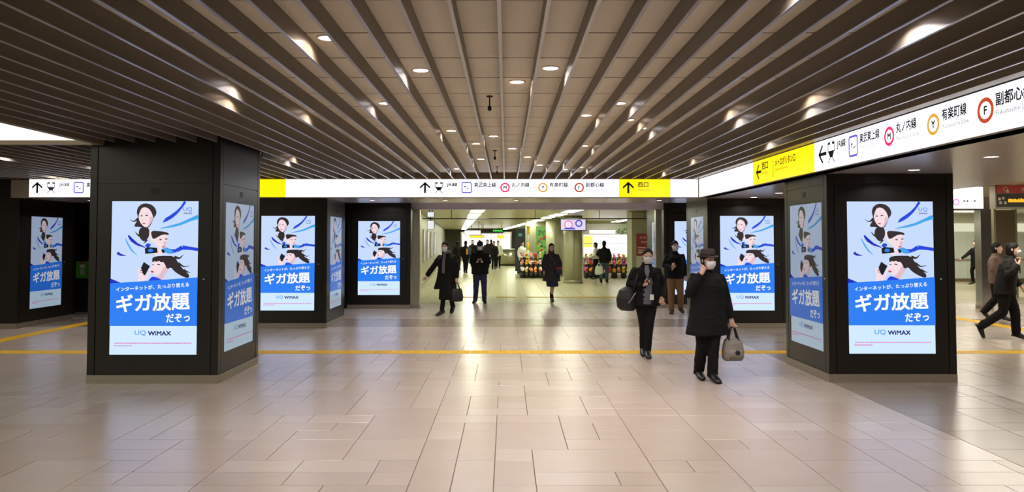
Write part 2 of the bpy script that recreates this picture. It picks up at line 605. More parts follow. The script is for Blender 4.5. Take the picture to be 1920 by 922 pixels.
def make_advert():
    mb = MB()
    L = [0]

    def lay():
        L[0] += 1
        return -.0002 * L[0]

    def P(pts, mi, sm=2):
        q = [zz(*p) for p in pts]
        mb.flat(smooth_poly(q, sm) if sm else q, lay(), mi)

    def ell(cx, cy, rx, ry, rot, mi, n=22):
        c, s_ = math.cos(rot), math.sin(rot)
        P([(cx + rx * math.cos(2 * PI * i / n) * c - ry * math.sin(2 * PI * i / n) * s_, cy + rx * math.cos(2 * PI * i / n) * s_ + ry * math.sin(2 * PI * i / n) * c) for i in range(n)], mi, 0)

    def tri_fan_ok(pts):
        return pts
    # ground bands
    mb.flat([(-PW / 2, PH * .40), (PW / 2, PH * .40), (PW / 2, PH), (-PW / 2, PH)], lay(), 0)
    P([(-40, 495), (115, 495), (57, 470), (48, 468)], 4, 0)
    mb.flat([(-PW / 2, PH * .186), (PW / 2, PH * .186), (PW / 2, PH * .502), (-PW / 2, PH * .463)], lay(), 1)
    mb.flat([(-PW / 2, 0), (PW / 2, 0), (PW / 2, PH * .186), (-PW / 2, PH * .186)], lay(), 2)

    # ribbons, as strips of quads
    def ribbon(pts, wd, mi):
        y = lay()
        for i in range(len(pts) - 1):
            (ax, ay), (bx, by) = pts[i], pts[i + 1]
            l = math.hypot(bx - ax, by - ay)
            nx, ny = -(by - ay) / l, (bx - ax) / l
            w0, w1 = wd[i], wd[i + 1]
            mb.flat([zz(ax + nx * w0, ay + ny * w0), zz(bx + nx * w1, by + ny * w1), zz(bx - nx * w1, by - ny * w1), zz(ax - nx * w0, ay - ny * w0)], y, mi)
    ribbon([(455, 50), (435, 80), (410, 108), (380, 132), (350, 150), (334, 164)], [7, 6, 8, 10, 9, 1], 10)
    ribbon([(526, 132), (480, 150), (430, 172), (380, 185), (318, 197)], [12, 8, 7, 6, 1], 5)
    ribbon([(148, 234), (165, 258), (195, 282), (240, 300)], [4, 9, 7, 2], 4)
    ribbon([(132, 252), (148, 285), (168, 318), (196, 342)], [2, 4, 4, 1], 5)
    ribbon([(90, 328), (100, 338), (136, 346)], [8, 7, 1], 4)
    ribbon([(345, 312), (375, 322), (405, 318), (440, 300), (475, 304), (524, 311)], [14, 12, 9, 12, 9, 9], 10)
    ribbon([(330, 306), (360, 318), (395, 326)], [10, 12, 2], 5)
    def C(pts):
        return [(60 + (x - 30) * .554, 48 + (y - 42) * .554) for x, y in pts]

    def Q(pts, mi, sm=2):
        P(C(pts), mi, sm)

    def el(x, y, rx, ry, rot, mi):
        (x, y), = C([(x, y)])
        ell(x, y, rx * .554, ry * .554, rot, mi, 12)

    def rb(pts, wd, mi):
        ribbon(C(pts), [k * .554 for k in wd], mi)
    # upper head: hair behind, face, swept hair
    Q([(350, 60), (412, 72), (452, 108), (467, 160), (446, 196), (432, 206), (418, 256), (392, 300), (350, 312), (300, 292), (240, 294), (266, 248), (284, 218), (276, 170), (270, 148), (280, 104), (310, 74)], 6)
    rb([(284, 212), (258, 236), (232, 240), (200, 218)], [12, 8, 4, 1], 6)
    Q([(308, 296), (382, 292), (398, 350), (386, 402), (342, 446), (298, 402), (288, 350)], 6)
    rb([(310, 390), (280, 372), (254, 340)], [12, 7, 1], 6)
    rb([(372, 420), (352, 446), (336, 458)], [10, 6, 1], 6)
    Q([(336, 98), (382, 108), (416, 148), (432, 192), (422, 234), (396, 282), (366, 302), (334, 288), (308, 256), (292, 220), (288, 180), (300, 130)], 7)
    Q([(396, 190), (426, 196), (420, 234), (396, 280), (372, 298), (392, 250)], 14)
    Q([(330, 94), (372, 100), (408, 136), (428, 184), (430, 214), (452, 184), (460, 150), (440, 104), (396, 78), (340, 74), (300, 100), (286, 150), (290, 190), (302, 140)], 6)
    for ex, ey in ((318, 186), (368, 181)):
        el(ex, ey, 15, 5.5, -.05, 6)
        el(ex, ey - 19, 17, 3, -.1, 14)
    el(326, 228, 8, 9, 0, 14)
    el(342, 262, 15, 6.5, .1, 8)
    # middle head
    Q([(392, 335), (412, 335), (424, 392), (440, 452), (420, 452), (398, 396)], 7, 1)
    Q([(438, 396), (476, 384), (522, 368), (577, 374), (572, 424), (562, 472), (536, 508), (510, 512), (478, 492), (444, 462), (428, 430)], 7)
    Q([(528, 440), (566, 430), (560, 474), (536, 506), (518, 508), (540, 480)], 14)
    Q([(408, 332), (500, 336), (582, 350), (584, 378), (556, 368), (512, 374), (472, 398), (440, 416), (420, 400)], 6, 1)
    for ex, ey in ((504, 420), (560, 414)):
        el(ex, ey, 14, 5.5, -.05, 6)
        el(ex, ey - 17, 16, 3, -.1, 14)
    el(532, 490, 14, 6, -.15, 8)
    Q([(512, 512), (546, 520), (542, 552), (520, 552)], 9, 1)
    Q([(470, 486), (500, 516), (524, 552), (556, 566), (430, 572), (470, 540)], 7, 1)
    Q([(352, 508), (376, 492), (472, 500), (478, 548), (356, 560)], 9, 0)
    Q([(352, 476), (382, 450), (416, 470), (396, 494), (364, 494)], 10)
    el(408, 526, 26, 17, 0, 11)
    # lower head with blown hair
    Q([(512, 744), (566, 690), (592, 700), (566, 740), (532, 790), (526, 822), (440, 806)], 14, 1)
    Q([(426, 592), (500, 578), (644, 580), (672, 640), (722, 708), (790, 768), (772, 802), (700, 772), (640, 732), (606, 690), (580, 708), (552, 690), (530, 640), (480, 620), (440, 640), (424, 640)], 6, 1)
    rb([(640, 590), (690, 604), (730, 566)], [14, 8, 1], 6)
    rb([(676, 650), (730, 686), (790, 676)], [12, 6, 1], 6)
    rb([(730, 716), (776, 740), (800, 744)], [10, 5, 1], 6)
    Q([(428, 640), (470, 616), (530, 632), (562, 686), (558, 722), (532, 752), (480, 772), (440, 764), (416, 736), (406, 704), (420, 676)], 7)
    Q([(540, 680), (562, 690), (556, 724), (530, 752), (480, 770), (520, 730)], 14)
    Q([(426, 596), (500, 580), (560, 600), (574, 680), (548, 660), (536, 636), (512, 644), (490, 626), (466, 640), (448, 628), (430, 648)], 6, 1)
    el(488, 664, 17, 5.5, .2, 6)
    el(434, 666, 9, 5, .2, 6)
    el(427, 734, 17, 9, .3, 8)
    Q([(282, 716), (312, 690), (334, 758), (372, 770), (400, 704), (418, 694), (396, 764), (362, 822), (322, 856), (256, 866), (300, 790)], 7, 1)
    Q([(344, 638), (404, 680), (356, 772), (298, 736)], 9, 0)
    for fx, fy in ((300, 704), (306, 726), (314, 746)):
        rb([(fx - 10, fy), (fx + 22, fy + 8)], [8, 6], 7)
    Q([(372, 858), (410, 790), (444, 780), (520, 812), (556, 848), (540, 872), (380, 880)], 10, 1)
    # the blue band again, over the shoulders
    mb.flat([(-PW / 2, PH * .186), (PW / 2, PH * .186), (PW / 2, PH * .502), (-PW / 2, PH * .463)], lay(), 1)
    # lettering
    y = lay()
    put_text(mb, 'インターネットが、たっぷり使える', zz(86, 540)[0], zz(86, 540)[1], zz(478, 0)[0] - zz(86, 0)[0], .052, y, 3, .012, math.radians(4.0))
    put_text(mb, 'ギガ放題', zz(90, 652)[0], zz(90, 652)[1], zz(480, 0)[0] - zz(90, 0)[0], .205, y, 3, .022, math.radians(2.6))
    put_text(mb, 'だぞっ', zz(356, 706)[0], zz(356, 706)[1], zz(482, 0)[0] - zz(356, 0)[0], .098, y, 3, .02, math.radians(2.6))
    put_text(mb, 'UQ', zz(186, 779)[0], zz(186, 779)[1], zz(246, 0)[0] - zz(186, 0)[0], .068, y, 11, .0)
    put_text(mb, 'WiMAX', zz(258, 776)[0], zz(258, 776)[1], zz(380, 0)[0] - zz(258, 0)[0], .05, y, 12, .03)
    put_text(mb, 'UQ', zz(446, 106)[0], zz(446, 106)[1], zz(494, 0)[0] - zz(446, 0)[0], .056, y, 11, 0)
    put_text(mb, 'WiMAX', zz(447, 118)[0], zz(447, 118)[1], zz(493, 0)[0] - zz(447, 0)[0], .018, y, 12, .02)
    r2 = random.Random(3)
    for row, (xa, xb) in ((818, (78, 492)), (832, (74, 172))):
        xx = xa
        while xx < xb:
            l = r2.uniform(4, 10)
            mb.flat([zz(xx, row + 3), zz(min(xx + l, xb), row + 3), zz(min(xx + l, xb), row - 3), zz(xx, row - 3)], y, 13)
            xx += l + 2.2
    return mb


AD = make_advert()
AD_ME = {}
for key, st in (('front', .95), ('side', .42)):  # side screens dimmer: off-angle falloff put into their emission
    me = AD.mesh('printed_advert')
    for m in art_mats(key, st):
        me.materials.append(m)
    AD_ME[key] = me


# ================================================================ DISPLAY PILLARS
def pillar(label, x0, x1, y0, y1, top, faces, body_mat=None, band=True):
    cx, cy = (x0 + x1) / 2, (y0 + y1) / 2
    W, D = x1 - x0, y1 - y0
    t = thing('display_pillar', label, 'pillar', (cx, cy, 0), 0, 'dark display pillars of the concourse')
    bm_ = body_mat or m_black
    MB().box(-W / 2 + .012, W / 2 - .012, -D / 2 + .012, D / 2 - .012, .1, top).build('core', bm_, t)
    for sx in (-1, 1):
        for sy in (-1, 1):
            MB().box(*sorted((sx * W / 2, sx * (W / 2 - .085))), *sorted((sy * D / 2, sy * (D / 2 - .085))), .1, top).build('corner_post', bm_, t)
    MB().box(-W / 2 - .004, W / 2 + .004, -D / 2 - .004, D / 2 + .004, 0, .1).build('kick_plate', m_kick, t)
    for fc in faces:
        ang = {'front': 0, 'right': PI / 2, 'left': -PI / 2, 'back': PI}[fc]
        half = (D if fc in ('front', 'back') else W) / 2
        fw = (W if fc in ('front', 'back') else D) - .18
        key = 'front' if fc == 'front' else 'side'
        R = Matrix.Rotation(ang, 4, 'Z')

        def part(mb, name, mats, par, yo=0):
            ob = mb.build(name, mats, par)
            ob.matrix_local = R @ Matrix.Translation((0, -half + yo, 0)) if par == t else Matrix.Translation((0, yo, 0))
            return ob
        zt = min(2.40, top - .02)
        dw = PW / 2
        # door leaf round the screen: four boards of one frame
        d = MB()
        d.box(-fw / 2 + .006, -dw - .006, .001, .02, .112, zt).box(dw + .006, fw / 2 - .006, .001, .02, .112, zt)
        d.box(-dw - .006, dw + .006, .001, .02, .112, .339).box(-dw - .006, dw + .006, .001, .02, 2.2, zt)
        door = part(d, 'door_panel', bm_, t)
        part(MB().box(dw + .07, dw + .085, -.006, 0.002, 1.243, 1.257), 'lock', m_white, door)
        g = MB()
        for i in range(4):
            g.box(-.05, .05, -.003, .002, 2.285 + i * .018, 2.285 + i * .018 + .009)
        part(g, 'vent_grille', m_seamline, door)
        if top > 2.5:
            part(MB().box(-fw / 2 + .006, fw / 2 - .006, .001, .02, 2.412, top), 'upper_panel', bm_, t)
        scr = part(MB().box(-dw - .006, dw + .006, .010, .02, .339, 2.2), 'display_screen', m_bezel, t)
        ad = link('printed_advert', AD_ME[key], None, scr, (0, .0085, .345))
    return t


L0 = 'dark brown pillar with a lit blue and white advertising screen, '
pillar(L0 + 'nearest on the left', -5.05, -3.47, 9.05, 10.50, ZP, ['front', 'right'])
pillar(L0 + 'second on the left, under the white sign', -5.05, -3.51, 14.65, 16.25, ZS, ['front', 'right'])
pillar(L0 + 'nearest on the right', 3.92, 5.47, 9.12, 10.50, ZS, ['front', 'left'])
pillar(L0 + 'half hidden behind the hat wearer', 3.95, 5.5, 14.65, 16.35, ZS, ['front', 'left'])
pillar(L0 + 'farthest on the left by the passage', -3.98, -2.40, 18.75, 20.6, 2.8, ['front', 'right'])
pillar(L0 + 'farthest on the right, mostly hidden', 4.0, 5.58, 18.9, 21.2, 2.8, ['front', 'left'])
p0 = pillar(L0 + 'seen from its side at the left edge of the view', -11.1, -9.5, 14.55, 16.4, ZP, ['right'])
MB().box(.36, .44, -.945, -.925, 1.20, 1.31).build('switch_plate', m_kick, p0)

# steel posts beside the passage mouth
for label, xa, xb, ya in (('slim stainless steel post beside the farthest left display pillar', -2.37, -2.18, 18.85), ('slim stainless steel post beside the farthest right display pillar', 3.80, 3.95, 18.95)):
    t = thing('steel_post', label, 'post', ((xa + xb) / 2, ya + .1, 0))
    hw = (xb - xa) / 2
    MB().box(-hw, hw, -.1, .1, .1, 2.49).build('shaft', m_steel, t)
    MB().box(-hw - .004, hw + .004, -.104, .104, 0, .1).build('base_plate', m_kick, t)

# ================================================================ WAY-FINDING SIGNS
m_ring_m = E('ring_magenta', (255, 50, 110), .9)
m_ring_y = E('ring_gold', (240, 175, 70), .9)
m_ring_f = E('ring_brown', (205, 75, 40), .9)
m_ring_p = E('ring_purple', (110, 90, 215), .9)
m_ring_k = E('ring_pink', (235, 130, 225), 1)
SIGN_M = [m_ink, m_ink_soft, m_ring_m, m_ring_y, m_ring_f, m_ring_p, m_ink_brown, m_ink_gold]


def ring(mb, x, z, r, wd, mi, y=-.002, n=28):
    for i in range(n):
        a, b = 2 * PI * i / n, 2 * PI * (i + 1) / n
        mb.flat([(x + r * math.cos(a), z + r * math.sin(a)), (x + r * math.cos(b), z + r * math.sin(b)), (x + (r - wd) * math.cos(b), z + (r - wd) * math.sin(b)), (x + (r - wd) * math.cos(a), z + (r - wd) * math.sin(a))], y, mi)


def rrect(mb, x, z, hw, hh, r, wd, mi, y=-.002):
    def loop(hw, hh, r):
        P = []
        for (sx, sz, a0) in ((1, 1, 0), (-1, 1, PI / 2), (-1, -1, PI), (1, -1, 1.5 * PI)):
            for i in range(6):
                a = a0 + PI / 2 * i / 5
                P.append((x + sx * (hw - r) + r * math.cos(a), z + sz * (hh - r) + r * math.sin(a)))
        return P
    A, B = loop(hw, hh, r), loop(hw - wd, hh - wd, max(r - wd, .005))
    for i in range(len(A)):
        j = (i + 1) % len(A)
        mb.flat([A[i], A[j], B[j], B[i]], y, mi)


def arrow(mb, x, z, s, rot=0, mi=0, y=-.002):
    def T(p):
        c, q = math.cos(rot), math.sin(rot)
        return (x + s * (p[0] * c - p[1] * q), z + s * (p[0] * q + p[1] * c))
    mb.flat([T(p) for p in ((-.09, -.5), (.09, -.5), (.09, .36), (-.09, .36))], y, mi)
    mb.flat([T(p) for p in ((0, .52), (-.47, .08), (-.47, -.12), (0, .31))], y, mi)
    mb.flat([T(p) for p in ((0, .52), (0, .31), (.47, -.12), (.47, .08))], y, mi)


def train(mb, x, z, s, mi=0, y=-.002):
    R = lambda a, b, c, d: mb.flat([(x + s * a, z + s * c), (x + s * b, z + s * c), (x + s * b, z + s * d), (x + s * a, z + s * d)], y, mi)
    R(-.34, -.10, .36, .48)
    R(.10, .34, .36, .48)
    mb.flat([(x + s * a, z + s * b) for a, b in ((-.36, -.02), (-.36, .28), (-.31, .28), (-.31, .02), (.31, .02), (.31, .28), (.36, .28), (.36, -.02), (.2, -.22), (-.2, -.22))][:], y, mi) if False else None
    R(-.37, -.31, 0, .44)
    R(.31, .37, 0, .44)
    mb.flat([(x + s * a, z + s * b) for a, b in ((-.34, .06), (-.14, -.26), (.14, -.26), (.34, .06))], y, mi)
    mb.flat([(x + s * a, z + s * b) for a, b in ((-.16, -.26), (-.38, -.5), (-.30, -.5), (-.08, -.26))], y, mi)
    mb.flat([(x + s * a, z + s * b) for a, b in ((.16, -.26), (.38, -.5), (.30, -.5), (.08, -.26))], y, mi)


def tobu(mb, x, z, s):
    rrect(mb, x, z, s * .46, s * .5, s * .16, s * .10, 5)
    mb.flat([(x - s * .22, z + s * .06), (x - s * .05, z + s * .06), (x - s * .05, z + s * .14), (x - s * .22, z + s * .14)], -.002, 0)
    mb.flat([(x + s * .0, z - s * .16), (x + s * .22, z - s * .06), (x + s * .24, z - s * .0), (x + s * .0, z - s * .09)], -.002, 0)
    mb.flat([(x - s * .22, z - s * .04), (x - s * .1, z - s * .04), (x - s * .1, z + s * .02), (x - s * .22, z + s * .02)], -.002, 0)


def line_mark(mb, x, z, s, letter, mi):
    ring(mb, x, z, s * .5, s * .16, mi)
    put_text(mb, letter, x, z - s * .16, None, s * .32, -.002, 0, .03, center=True)


def caption(mb, x, z0, jp, en, wj, hj=.088, mi=0, mi2=1):
    put_text(mb, jp, x, z0 + .205, wj, hj, -.002, mi, .022)


def sub_caption(mb, x, z0, jp, en, wj, hj=.088, mi=0, mi2=1):
    put_text(mb, en, x, z0 + .135, min(wj * 1.25, len(en) * .026), .036, -.002, mi2, 0)


# --- cross sign over the passage
cs = thing('direction_sign', 'long white lit sign with arrows and line symbols across the passage', 'sign', (0, YS, ZS), 0, 'lit direction signs')
MB().box(-9.2, XS, .012, .2, 0, ZB - ZS).build('housing', m_trim, cs)
PXM = YS / F


def sx_(px):
    return (px - CX) * PXM * 1.002


def panel(par, a, b, mat, name='light_panel'):
    return MB().box(a + .003, b - .003, 0, .012, .012, ZB - ZS - .008).build(name, mat, par)


y0a, y0b, y1a, y1b = -5.9, sx_(535), sx_(1161), sx_(1257)
panel(cs, -9.2, -7.6, e_sign)
panel(cs, -7.6, y0a, e_sign)
yl = panel(cs, y0a, y0b, e_yellow, 'yellow_panel')
panel(cs, y0b, -2.2, e_sign)
panel(cs, -2.2, 0, e_sign)
panel(cs, 0, y1a, e_sign)
panel(cs, y1a, y1b, e_yellow, 'yellow_panel')
panel(cs, y1b, XS - .02, e_sign)
zc = .195


def marks(par):
    def put(name, fn, *args):
        mb = MB()
        fn(mb, *args)
        ob = mb.build(name, SIGN_M, par)
        if fn is sub_caption:
            ob['kind'] = 'stuff'
        if fn is caption:
            put('small_caption', sub_caption, *args)
    return put


put = marks(cs)
for xo in (0, -727):
    put('arrow_symbol', arrow, sx_(797 + xo), zc, .21)
    put('train_symbol', train, sx_(823 + xo), zc, .21)
    put('caption', caption, sx_(838 + xo), 0, 'JR線', 'JR Line', .20, .085)
    put('line_symbol', tobu, sx_(875 + xo), zc, .215)
    put('caption', caption, sx_(889 + xo), 0, '東武東上線', 'Tobu Tojo Line', .42)
for px, let, mi, cap, en, wd in ((947, 'M', 2, '丸ノ内線', 'Marunouchi Line', .34), (1018, 'Y', 3, '有楽町線', 'Yurakucho Line', .35), (1086, 'F', 4, '副都心線', 'Fukutoshin Line', .35)):
    put('line_symbol', line_mark, sx_(px), zc, .188, let, mi)
    put('caption', caption, sx_(px + 12.5), 0, cap, en, wd)
put('arrow_symbol', arrow, sx_(1178), zc, .22, 0, 0)
put('caption', caption, sx_(1196), 0, '西口', 'West Exit', .2, .09, 6, 7)

# --- long sign along the right side
rs = thing('direction_sign', 'long white and yellow lit sign running towards the camera on the right', 'sign', (XS, YS, ZS), -PI / 2, 'lit direction signs')
# local x runs towards the camera, local -y is the lit side
LEN = YS + 5
MB().box(0, LEN, .012, .2, 0, ZB - ZS).build('housing', m_trim, rs)


def rx_(px):
    return YS - XS * F / (px - CX) * 1.0


cuts = [0.0, 1.6, rx_(1413), rx_(1529), 6.9, 8.4, 10.0, 12.5, 15, 17.5, LEN]
for i in range(len(cuts) - 1):
    yel = i == 2
    panel(rs, cuts[i], cuts[i + 1], e_yellow if yel else e_sign, 'yellow_panel' if yel else 'light_panel')
put = marks(rs)
put('arrow_symbol', arrow, rx_(1424), zc - .01, .22, PI / 2, 0)
put('caption', caption, rx_(1430), 0, '西口', 'West Exit', .25, .1, 6, 7)
MB().flat([(rx_(1451.0), .07), (rx_(1451.0) + .012, .07), (rx_(1451.0) + .012, .3), (rx_(1451.0), .3)], -.002, 7).build('divider', SIGN_M, rs)
put('caption', caption, rx_(1455), 0, 'メトロポリタン口', 'Metropolitan Exit', rx_(1493) - rx_(1455), .1, 6, 7)
put('arrow_symbol', arrow, rx_(1544.5), zc, .22, PI / 2)
put('train_symbol', train, rx_(1561), zc, .24)
put('caption', caption, rx_(1572), 0, 'JR線', 'JR Line', rx_(1588) - rx_(1572), .1)
put('line_symbol', tobu, rx_(1602.5), zc, .23)
put('caption', caption, rx_(1615), 0, '東武東上線', 'Tobu Tojo Line', rx_(1652) - rx_(1615), .1)
put('line_symbol', line_mark, rx_(1670.5), zc, .19, 'M', 2)
put('caption', caption, rx_(1684), 0, '丸ノ内線', 'Marunouchi Line', rx_(1722) - rx_(1684), .1)
put('line_symbol', line_mark, rx_(1754), zc, .19, 'Y', 3)
put('caption', caption, rx_(1771), 0, '有楽町線', 'Yurakucho Line', rx_(1817) - rx_(1771), .1)
put('line_symbol', line_mark, rx_(1853), zc, .2, 'F', 4)
put('caption', caption, rx_(1873), 0, '副都心線', 'Fukutoshin Line', .4, .1)

# ================================================================ DOWNLIGHTS
def downlight(x, y, z, warm, label, group, r=.058, power=1.0, spread=150):
    t = thing('downlight', label, 'downlight', (x, y, z), 0, group)
    MB().lathe([(r + .014, 0), (r + .014, -.006), (r, -.006), (r, 0)], 24).build('trim_ring', m_white, t)
    MB().lathe([(r, -.001), (r, -.004)], 24).build('lens', e_warm_dl if warm else e_white_dl, t)
    ld = bpy.data.lights.new('lamp', 'AREA')
    ld.shape = 'DISK'
    ld.size = 2 * r * .95
    ld.energy = DOWNLIGHT_W * power
    ld.color = (1, .86, .72) if warm else (1, .965, 1)
    ld.spread = math.radians(spread)
    lo = bpy.data.objects.new('lamp', ld)
    COL.objects.link(lo)
    lo.parent = t
    lo.location = (0, 0, -.012)


DL = [(618, 70.5, 1), (793.5, 131, 0), (1033, 127, 0), (970, 153, 1), (724, 193, 0), (1161, 193, 0), (1097.6, 215.6, 1), (1180.5, 224, 1), (847.5, 244.5, 1),
      (925.5, 255, 0), (894, 269, 1), (960, 278, 0), (1095, 273, 1), (989, 294, 1), (902.6, 298, 0), (1042.5, 301.5, 0), (1011, 309, 1), (856, 316, 0), (1089, 313, 1), (1060, 317, 0),
      (480, 155, 0), (462, 180, 1), (600, 208, 1), (553, 297, 0), (560, 290, 1), (1372, 216, 0), (1352, 200, 1), (1495, 196, 0), (1500, 172, 1), (1197, 240, 0), (1230, 318, 0), (100, 322, 1), (196, 305, 0)]
spots = []
for px, py, wm in DL:
    d = ray(px, py)
    t_ = (ZP - CH) / d.z
    xw, yw = d.x * t_, d.y * t_
    k = round((xw - S0 - SP / 2) / SP)
    spots.append((S0 + SP / 2 + SP * k, yw, wm))
for (k, yw, wm) in [(-3, 3.2, 0), (2, 2.6, 1), (5, 3.6, 0), (9, 4.4, 0), (12, 2.0, 1), (-6, .8, 1), (0, .4, 0), (6, -.6, 0), (-12, .2, 0), (11, -1.2, 0), (-3, -2, 0), (3, -2.8, 1), (-16, 11.5, 0), (-26, 12.6, 1), (-30, 11, 0), (-38, 12.4, 0), (13, 9.6, 0), (11, 11.6, 1)]:
    spots.append((S0 + SP / 2 + SP * k, yw, wm))
NTH = ['nearest', 'second', 'third', 'fourth', 'fifth', 'sixth', 'seventh', 'eighth', 'ninth', 'tenth', 'eleventh', 'twelfth', 'thirteenth', 'fourteenth']
cnt = {}
for xw, yw, wm in sorted(spots, key=lambda q: q[1]):
    nm = 'warm pinkish' if wm else 'cool white'
    q = to_px(xw, yw, ZP)
    lab = 'round %s downlight between the ceiling slats, out of view' % nm
    if q and 0 < q[0] < 1920 and q[1] > 0:
        sd = 'left' if xw < 0 else 'right'
        k = cnt.get((wm, sd), 0)
        cnt[(wm, sd)] = k + 1
        lab = 'round %s slat ceiling downlight, %s from the camera %s of centre' % (nm, NTH[k], sd)
    downlight(xw, yw, ZP, wm, lab, '%s downlights between the ceiling slats' % nm)
for i, yw in enumerate((2.8, 4.4, 5.85, 7.24, 8.62, 11.4, 12.9, 14.2)):
    lab = {3: 'round white soffit downlight at the far right, above the side hall', 4: 'round white soffit downlight just before the near right pillar'}.get(i, 'round white soffit downlight beside the long sign, out of view')
    downlight(4.72, yw, ZS, 0, lab, 'white downlights in the right soffit', .06, .8)
for px, wh in ((170, 'left of the near left pillar'), (698, 'above the farthest left screen'), (835, 'over the striding person'), (968, 'under the gold ring symbol'), (1236, 'under the yellow exit panel'), (1410, 'above the screen behind the hat wearer')):
    p = at_depth(px, 377, 15.4)
    downlight(p.x, 15.4, ZS, px in (835, 968), 'small soffit downlight behind the cross sign, ' + wh, 'downlights behind the cross sign', .055, 1.5)
for xw in (-6.5, -3, -1.4, .2, 1.8, 3.2, 6.2):  # row added out of sight to brighten the floor before the passage
    downlight(xw, 17.9, 2.80, 0, 'added unseen white downlight before the passage beam', 'added unseen downlights before the passage beam', .06, 1.4)


# small dark sprinkler heads on rods
for px, py in ((918, 180), (928, 282), (932, 312)):
    d = ray(px, py)
    t_ = (ZP - CH) / d.z
    o = thing('sprinkler_head', 'thin dark sprinkler head hanging below the ceiling panels, %s' % {918: 'nearest of three', 928: 'middle of three', 932: 'farthest of three'}[px], 'sprinkler', (d.x * t_, d.y * t_, ZP), 0, 'sprinkler heads')
    MB().lathe([(.03, 0), (.03, -.008), (.006, -.01), (.006, -.085), (.006, -.09)], 12).build('rod', m_dark, o)
    MB().lathe([(.007, -.085), (.016, -.095), (.018, -.125), (.008, -.135)], 12).build('nozzle', m_dark, o)

# ================================================================ FAR HALL
def on_plane(px, py, z):
    d = ray(px, py)
    t = (z - CH) / d.z
    return Vector((d.x * t, d.y * t, z))


ZF = 2.66
hl = struct(MB().box(-.1, 0, 0, 55, 0, ZF).build('wall_hall', m_seam, None, (-2.62, 20.7, 0), HD))
for i in range(34):
    MB().box(.0, .012, i * 1.6 + .01, i * 1.6 + 1.59, .14, ZF - .02).build('wall_panel', m_green_grey, hl)
MB().box(0, .02, 0, 55, 0, .13).build('baseboard', m_kick, hl)
wl = struct(MB().box(-18, -2.75, 24, 24.2, 0, 2.66).build('wall_passage', m_wallpale))
for i, (ya, wdt, col) in enumerate(((1.0, 1.1, (190, 210, 240)), (3.4, .9, (225, 228, 220)), (6.2, 1.0, (210, 205, 190)), (9.5, 1.2, (235, 235, 230)), (13.5, 1.2, (190, 185, 170)), (18, 1.4, (225, 220, 225)))):
    t = thing('wall_poster', 'framed poster on the steel wall left of the passage, %s from the near end' % ['first', 'second', 'third', 'fourth', 'fifth', 'sixth'][i], 'poster', (-2.62 - math.sin(HD) * ya + .012, 20.7 + math.cos(HD) * ya, 0), HD, 'posters on the left passage wall')
    MB().box(0, .03, 0, wdt, .9, 2.1).build('frame', m_kick, t)
    MB().box(.03, .034, .04, wdt - .04, .94, 2.06).build('print', E('poster_lit_%d' % i, col, .75 if i == 0 else .45), t)

ORD = ['first', 'second', 'third', 'fourth', 'fifth', 'sixth', 'seventh', 'eighth', 'ninth', 'tenth', 'eleventh', 'twelfth']
rows = [('left', (897, 392), (869.5, 430), 12, .42), ('middle', (1083, 392), (944, 430), 12, .42), ('right', (1186, 410), (1118, 421), 4, .4)]
for nm, a, b, n, wd in rows:
    A, B = on_plane(a[0], a[1], ZF), on_plane(b[0], b[1], ZF)
    dv = (B - A)
    ang = math.atan2(-dv.x, dv.y)
    seg = dv.length / n
    for i in range(n):
        p = A + dv * (i / n)
        t = thing('strip_light', 'fluorescent strip, %s row of the far hall ceiling, %s from near end' % (nm, ORD[i]), 'ceiling light', p, ang, 'fluorescent strips of the far hall')
        ln = min(seg * .62, 2.6)
        MB().box(-wd / 2 - .03, wd / 2 + .03, -.03, ln + .03, -.012, 0).build('frame', m_white, t)
        MB().box(-wd / 2, wd / 2, 0, ln, -.02, -.012).build('diffuser', e_tube, t)

# rail across the hall ceiling with hangers
rail = thing('ceiling_rail', 'thin dark rail hung across the far hall below its ceiling', 'rail', (0, 23.2, 2.38))
MB().tube([(-2.6, 0, 0), (4.6, 0, 0)], .014, 8, cap=False).build('rail_bar', m_dark, rail)
for xh in (-1.7, .9, 2.9, 4.3):
    MB().tube([(xh, 0, 0), (xh, 0, .28)], .01, 6, cap=False).build('hanger', m_dark, rail)

# two little hanging boxes at the left of the hall mouth
for i, (ya, yb, lab) in enumerate(((397, 407, 'small white box sign hanging under the hall ceiling, upper of two'), (413, 430, 'small white lit box sign hanging at left, lower of two'))):
    a, b = at_depth(801, ya, 22.4), at_depth(814, yb, 22.4)
    t = thing('box_sign', lab, 'sign', (0, 22.4, 0))
    MB().box(a.x, b.x, .012, .12, b.z, a.z).build('case', m_dark, t)
    MB().box(a.x + .01, b.x - .01, 0, .012, b.z + .01, a.z - .01).build('lit_face', E('small_sign_face', (235, 240, 245), .9 + .3 * i), t)
    if i == 0:
        MB().box(a.x + .05, a.x + .07, .05, .07, a.z, ZF).box(b.x - .07, b.x - .05, .05, .07, a.z, ZF).build('hanger', m_dark, t)
    else:
        MB().box(a.x + .09, a.x + .11, .05, .07, a.z, a.z + (at_depth(801, 407, 22.4).z - a.z)).build('hanger', m_dark, t)

# round columns
m_colm = M('column_stone', (168, 166, 138), .4, .15, .04, 3)


def column(label, px0, px1, Y, top, lean=0):
    a, b = at_depth(px0, 500, Y), at_depth(px1, 500, Y)
    r = (b.x - a.x) / 2
    t = thing('round_column', label, 'column', ((a.x + b.x) / 2, Y, 0), 0, 'round columns in the far hall')
    MB().lathe([(r, .12), (r, top)], 32).build('shaft', m_colm, t)
    MB().lathe([(r + .015, 0), (r + .015, .12)], 32).build('base_ring', m_kick, t)
    MB().box(-.02, .02, -r - .012, -r + .03, .12, top).build('joint_strip', m_steel, t)
    return t


column('round greenish stone column under the hanging television screen', 1057, 1092, 30.0, ZF)
column('round greenish stone column behind the woman in the grey cape', 1024, 1055, 35.5, ZF)
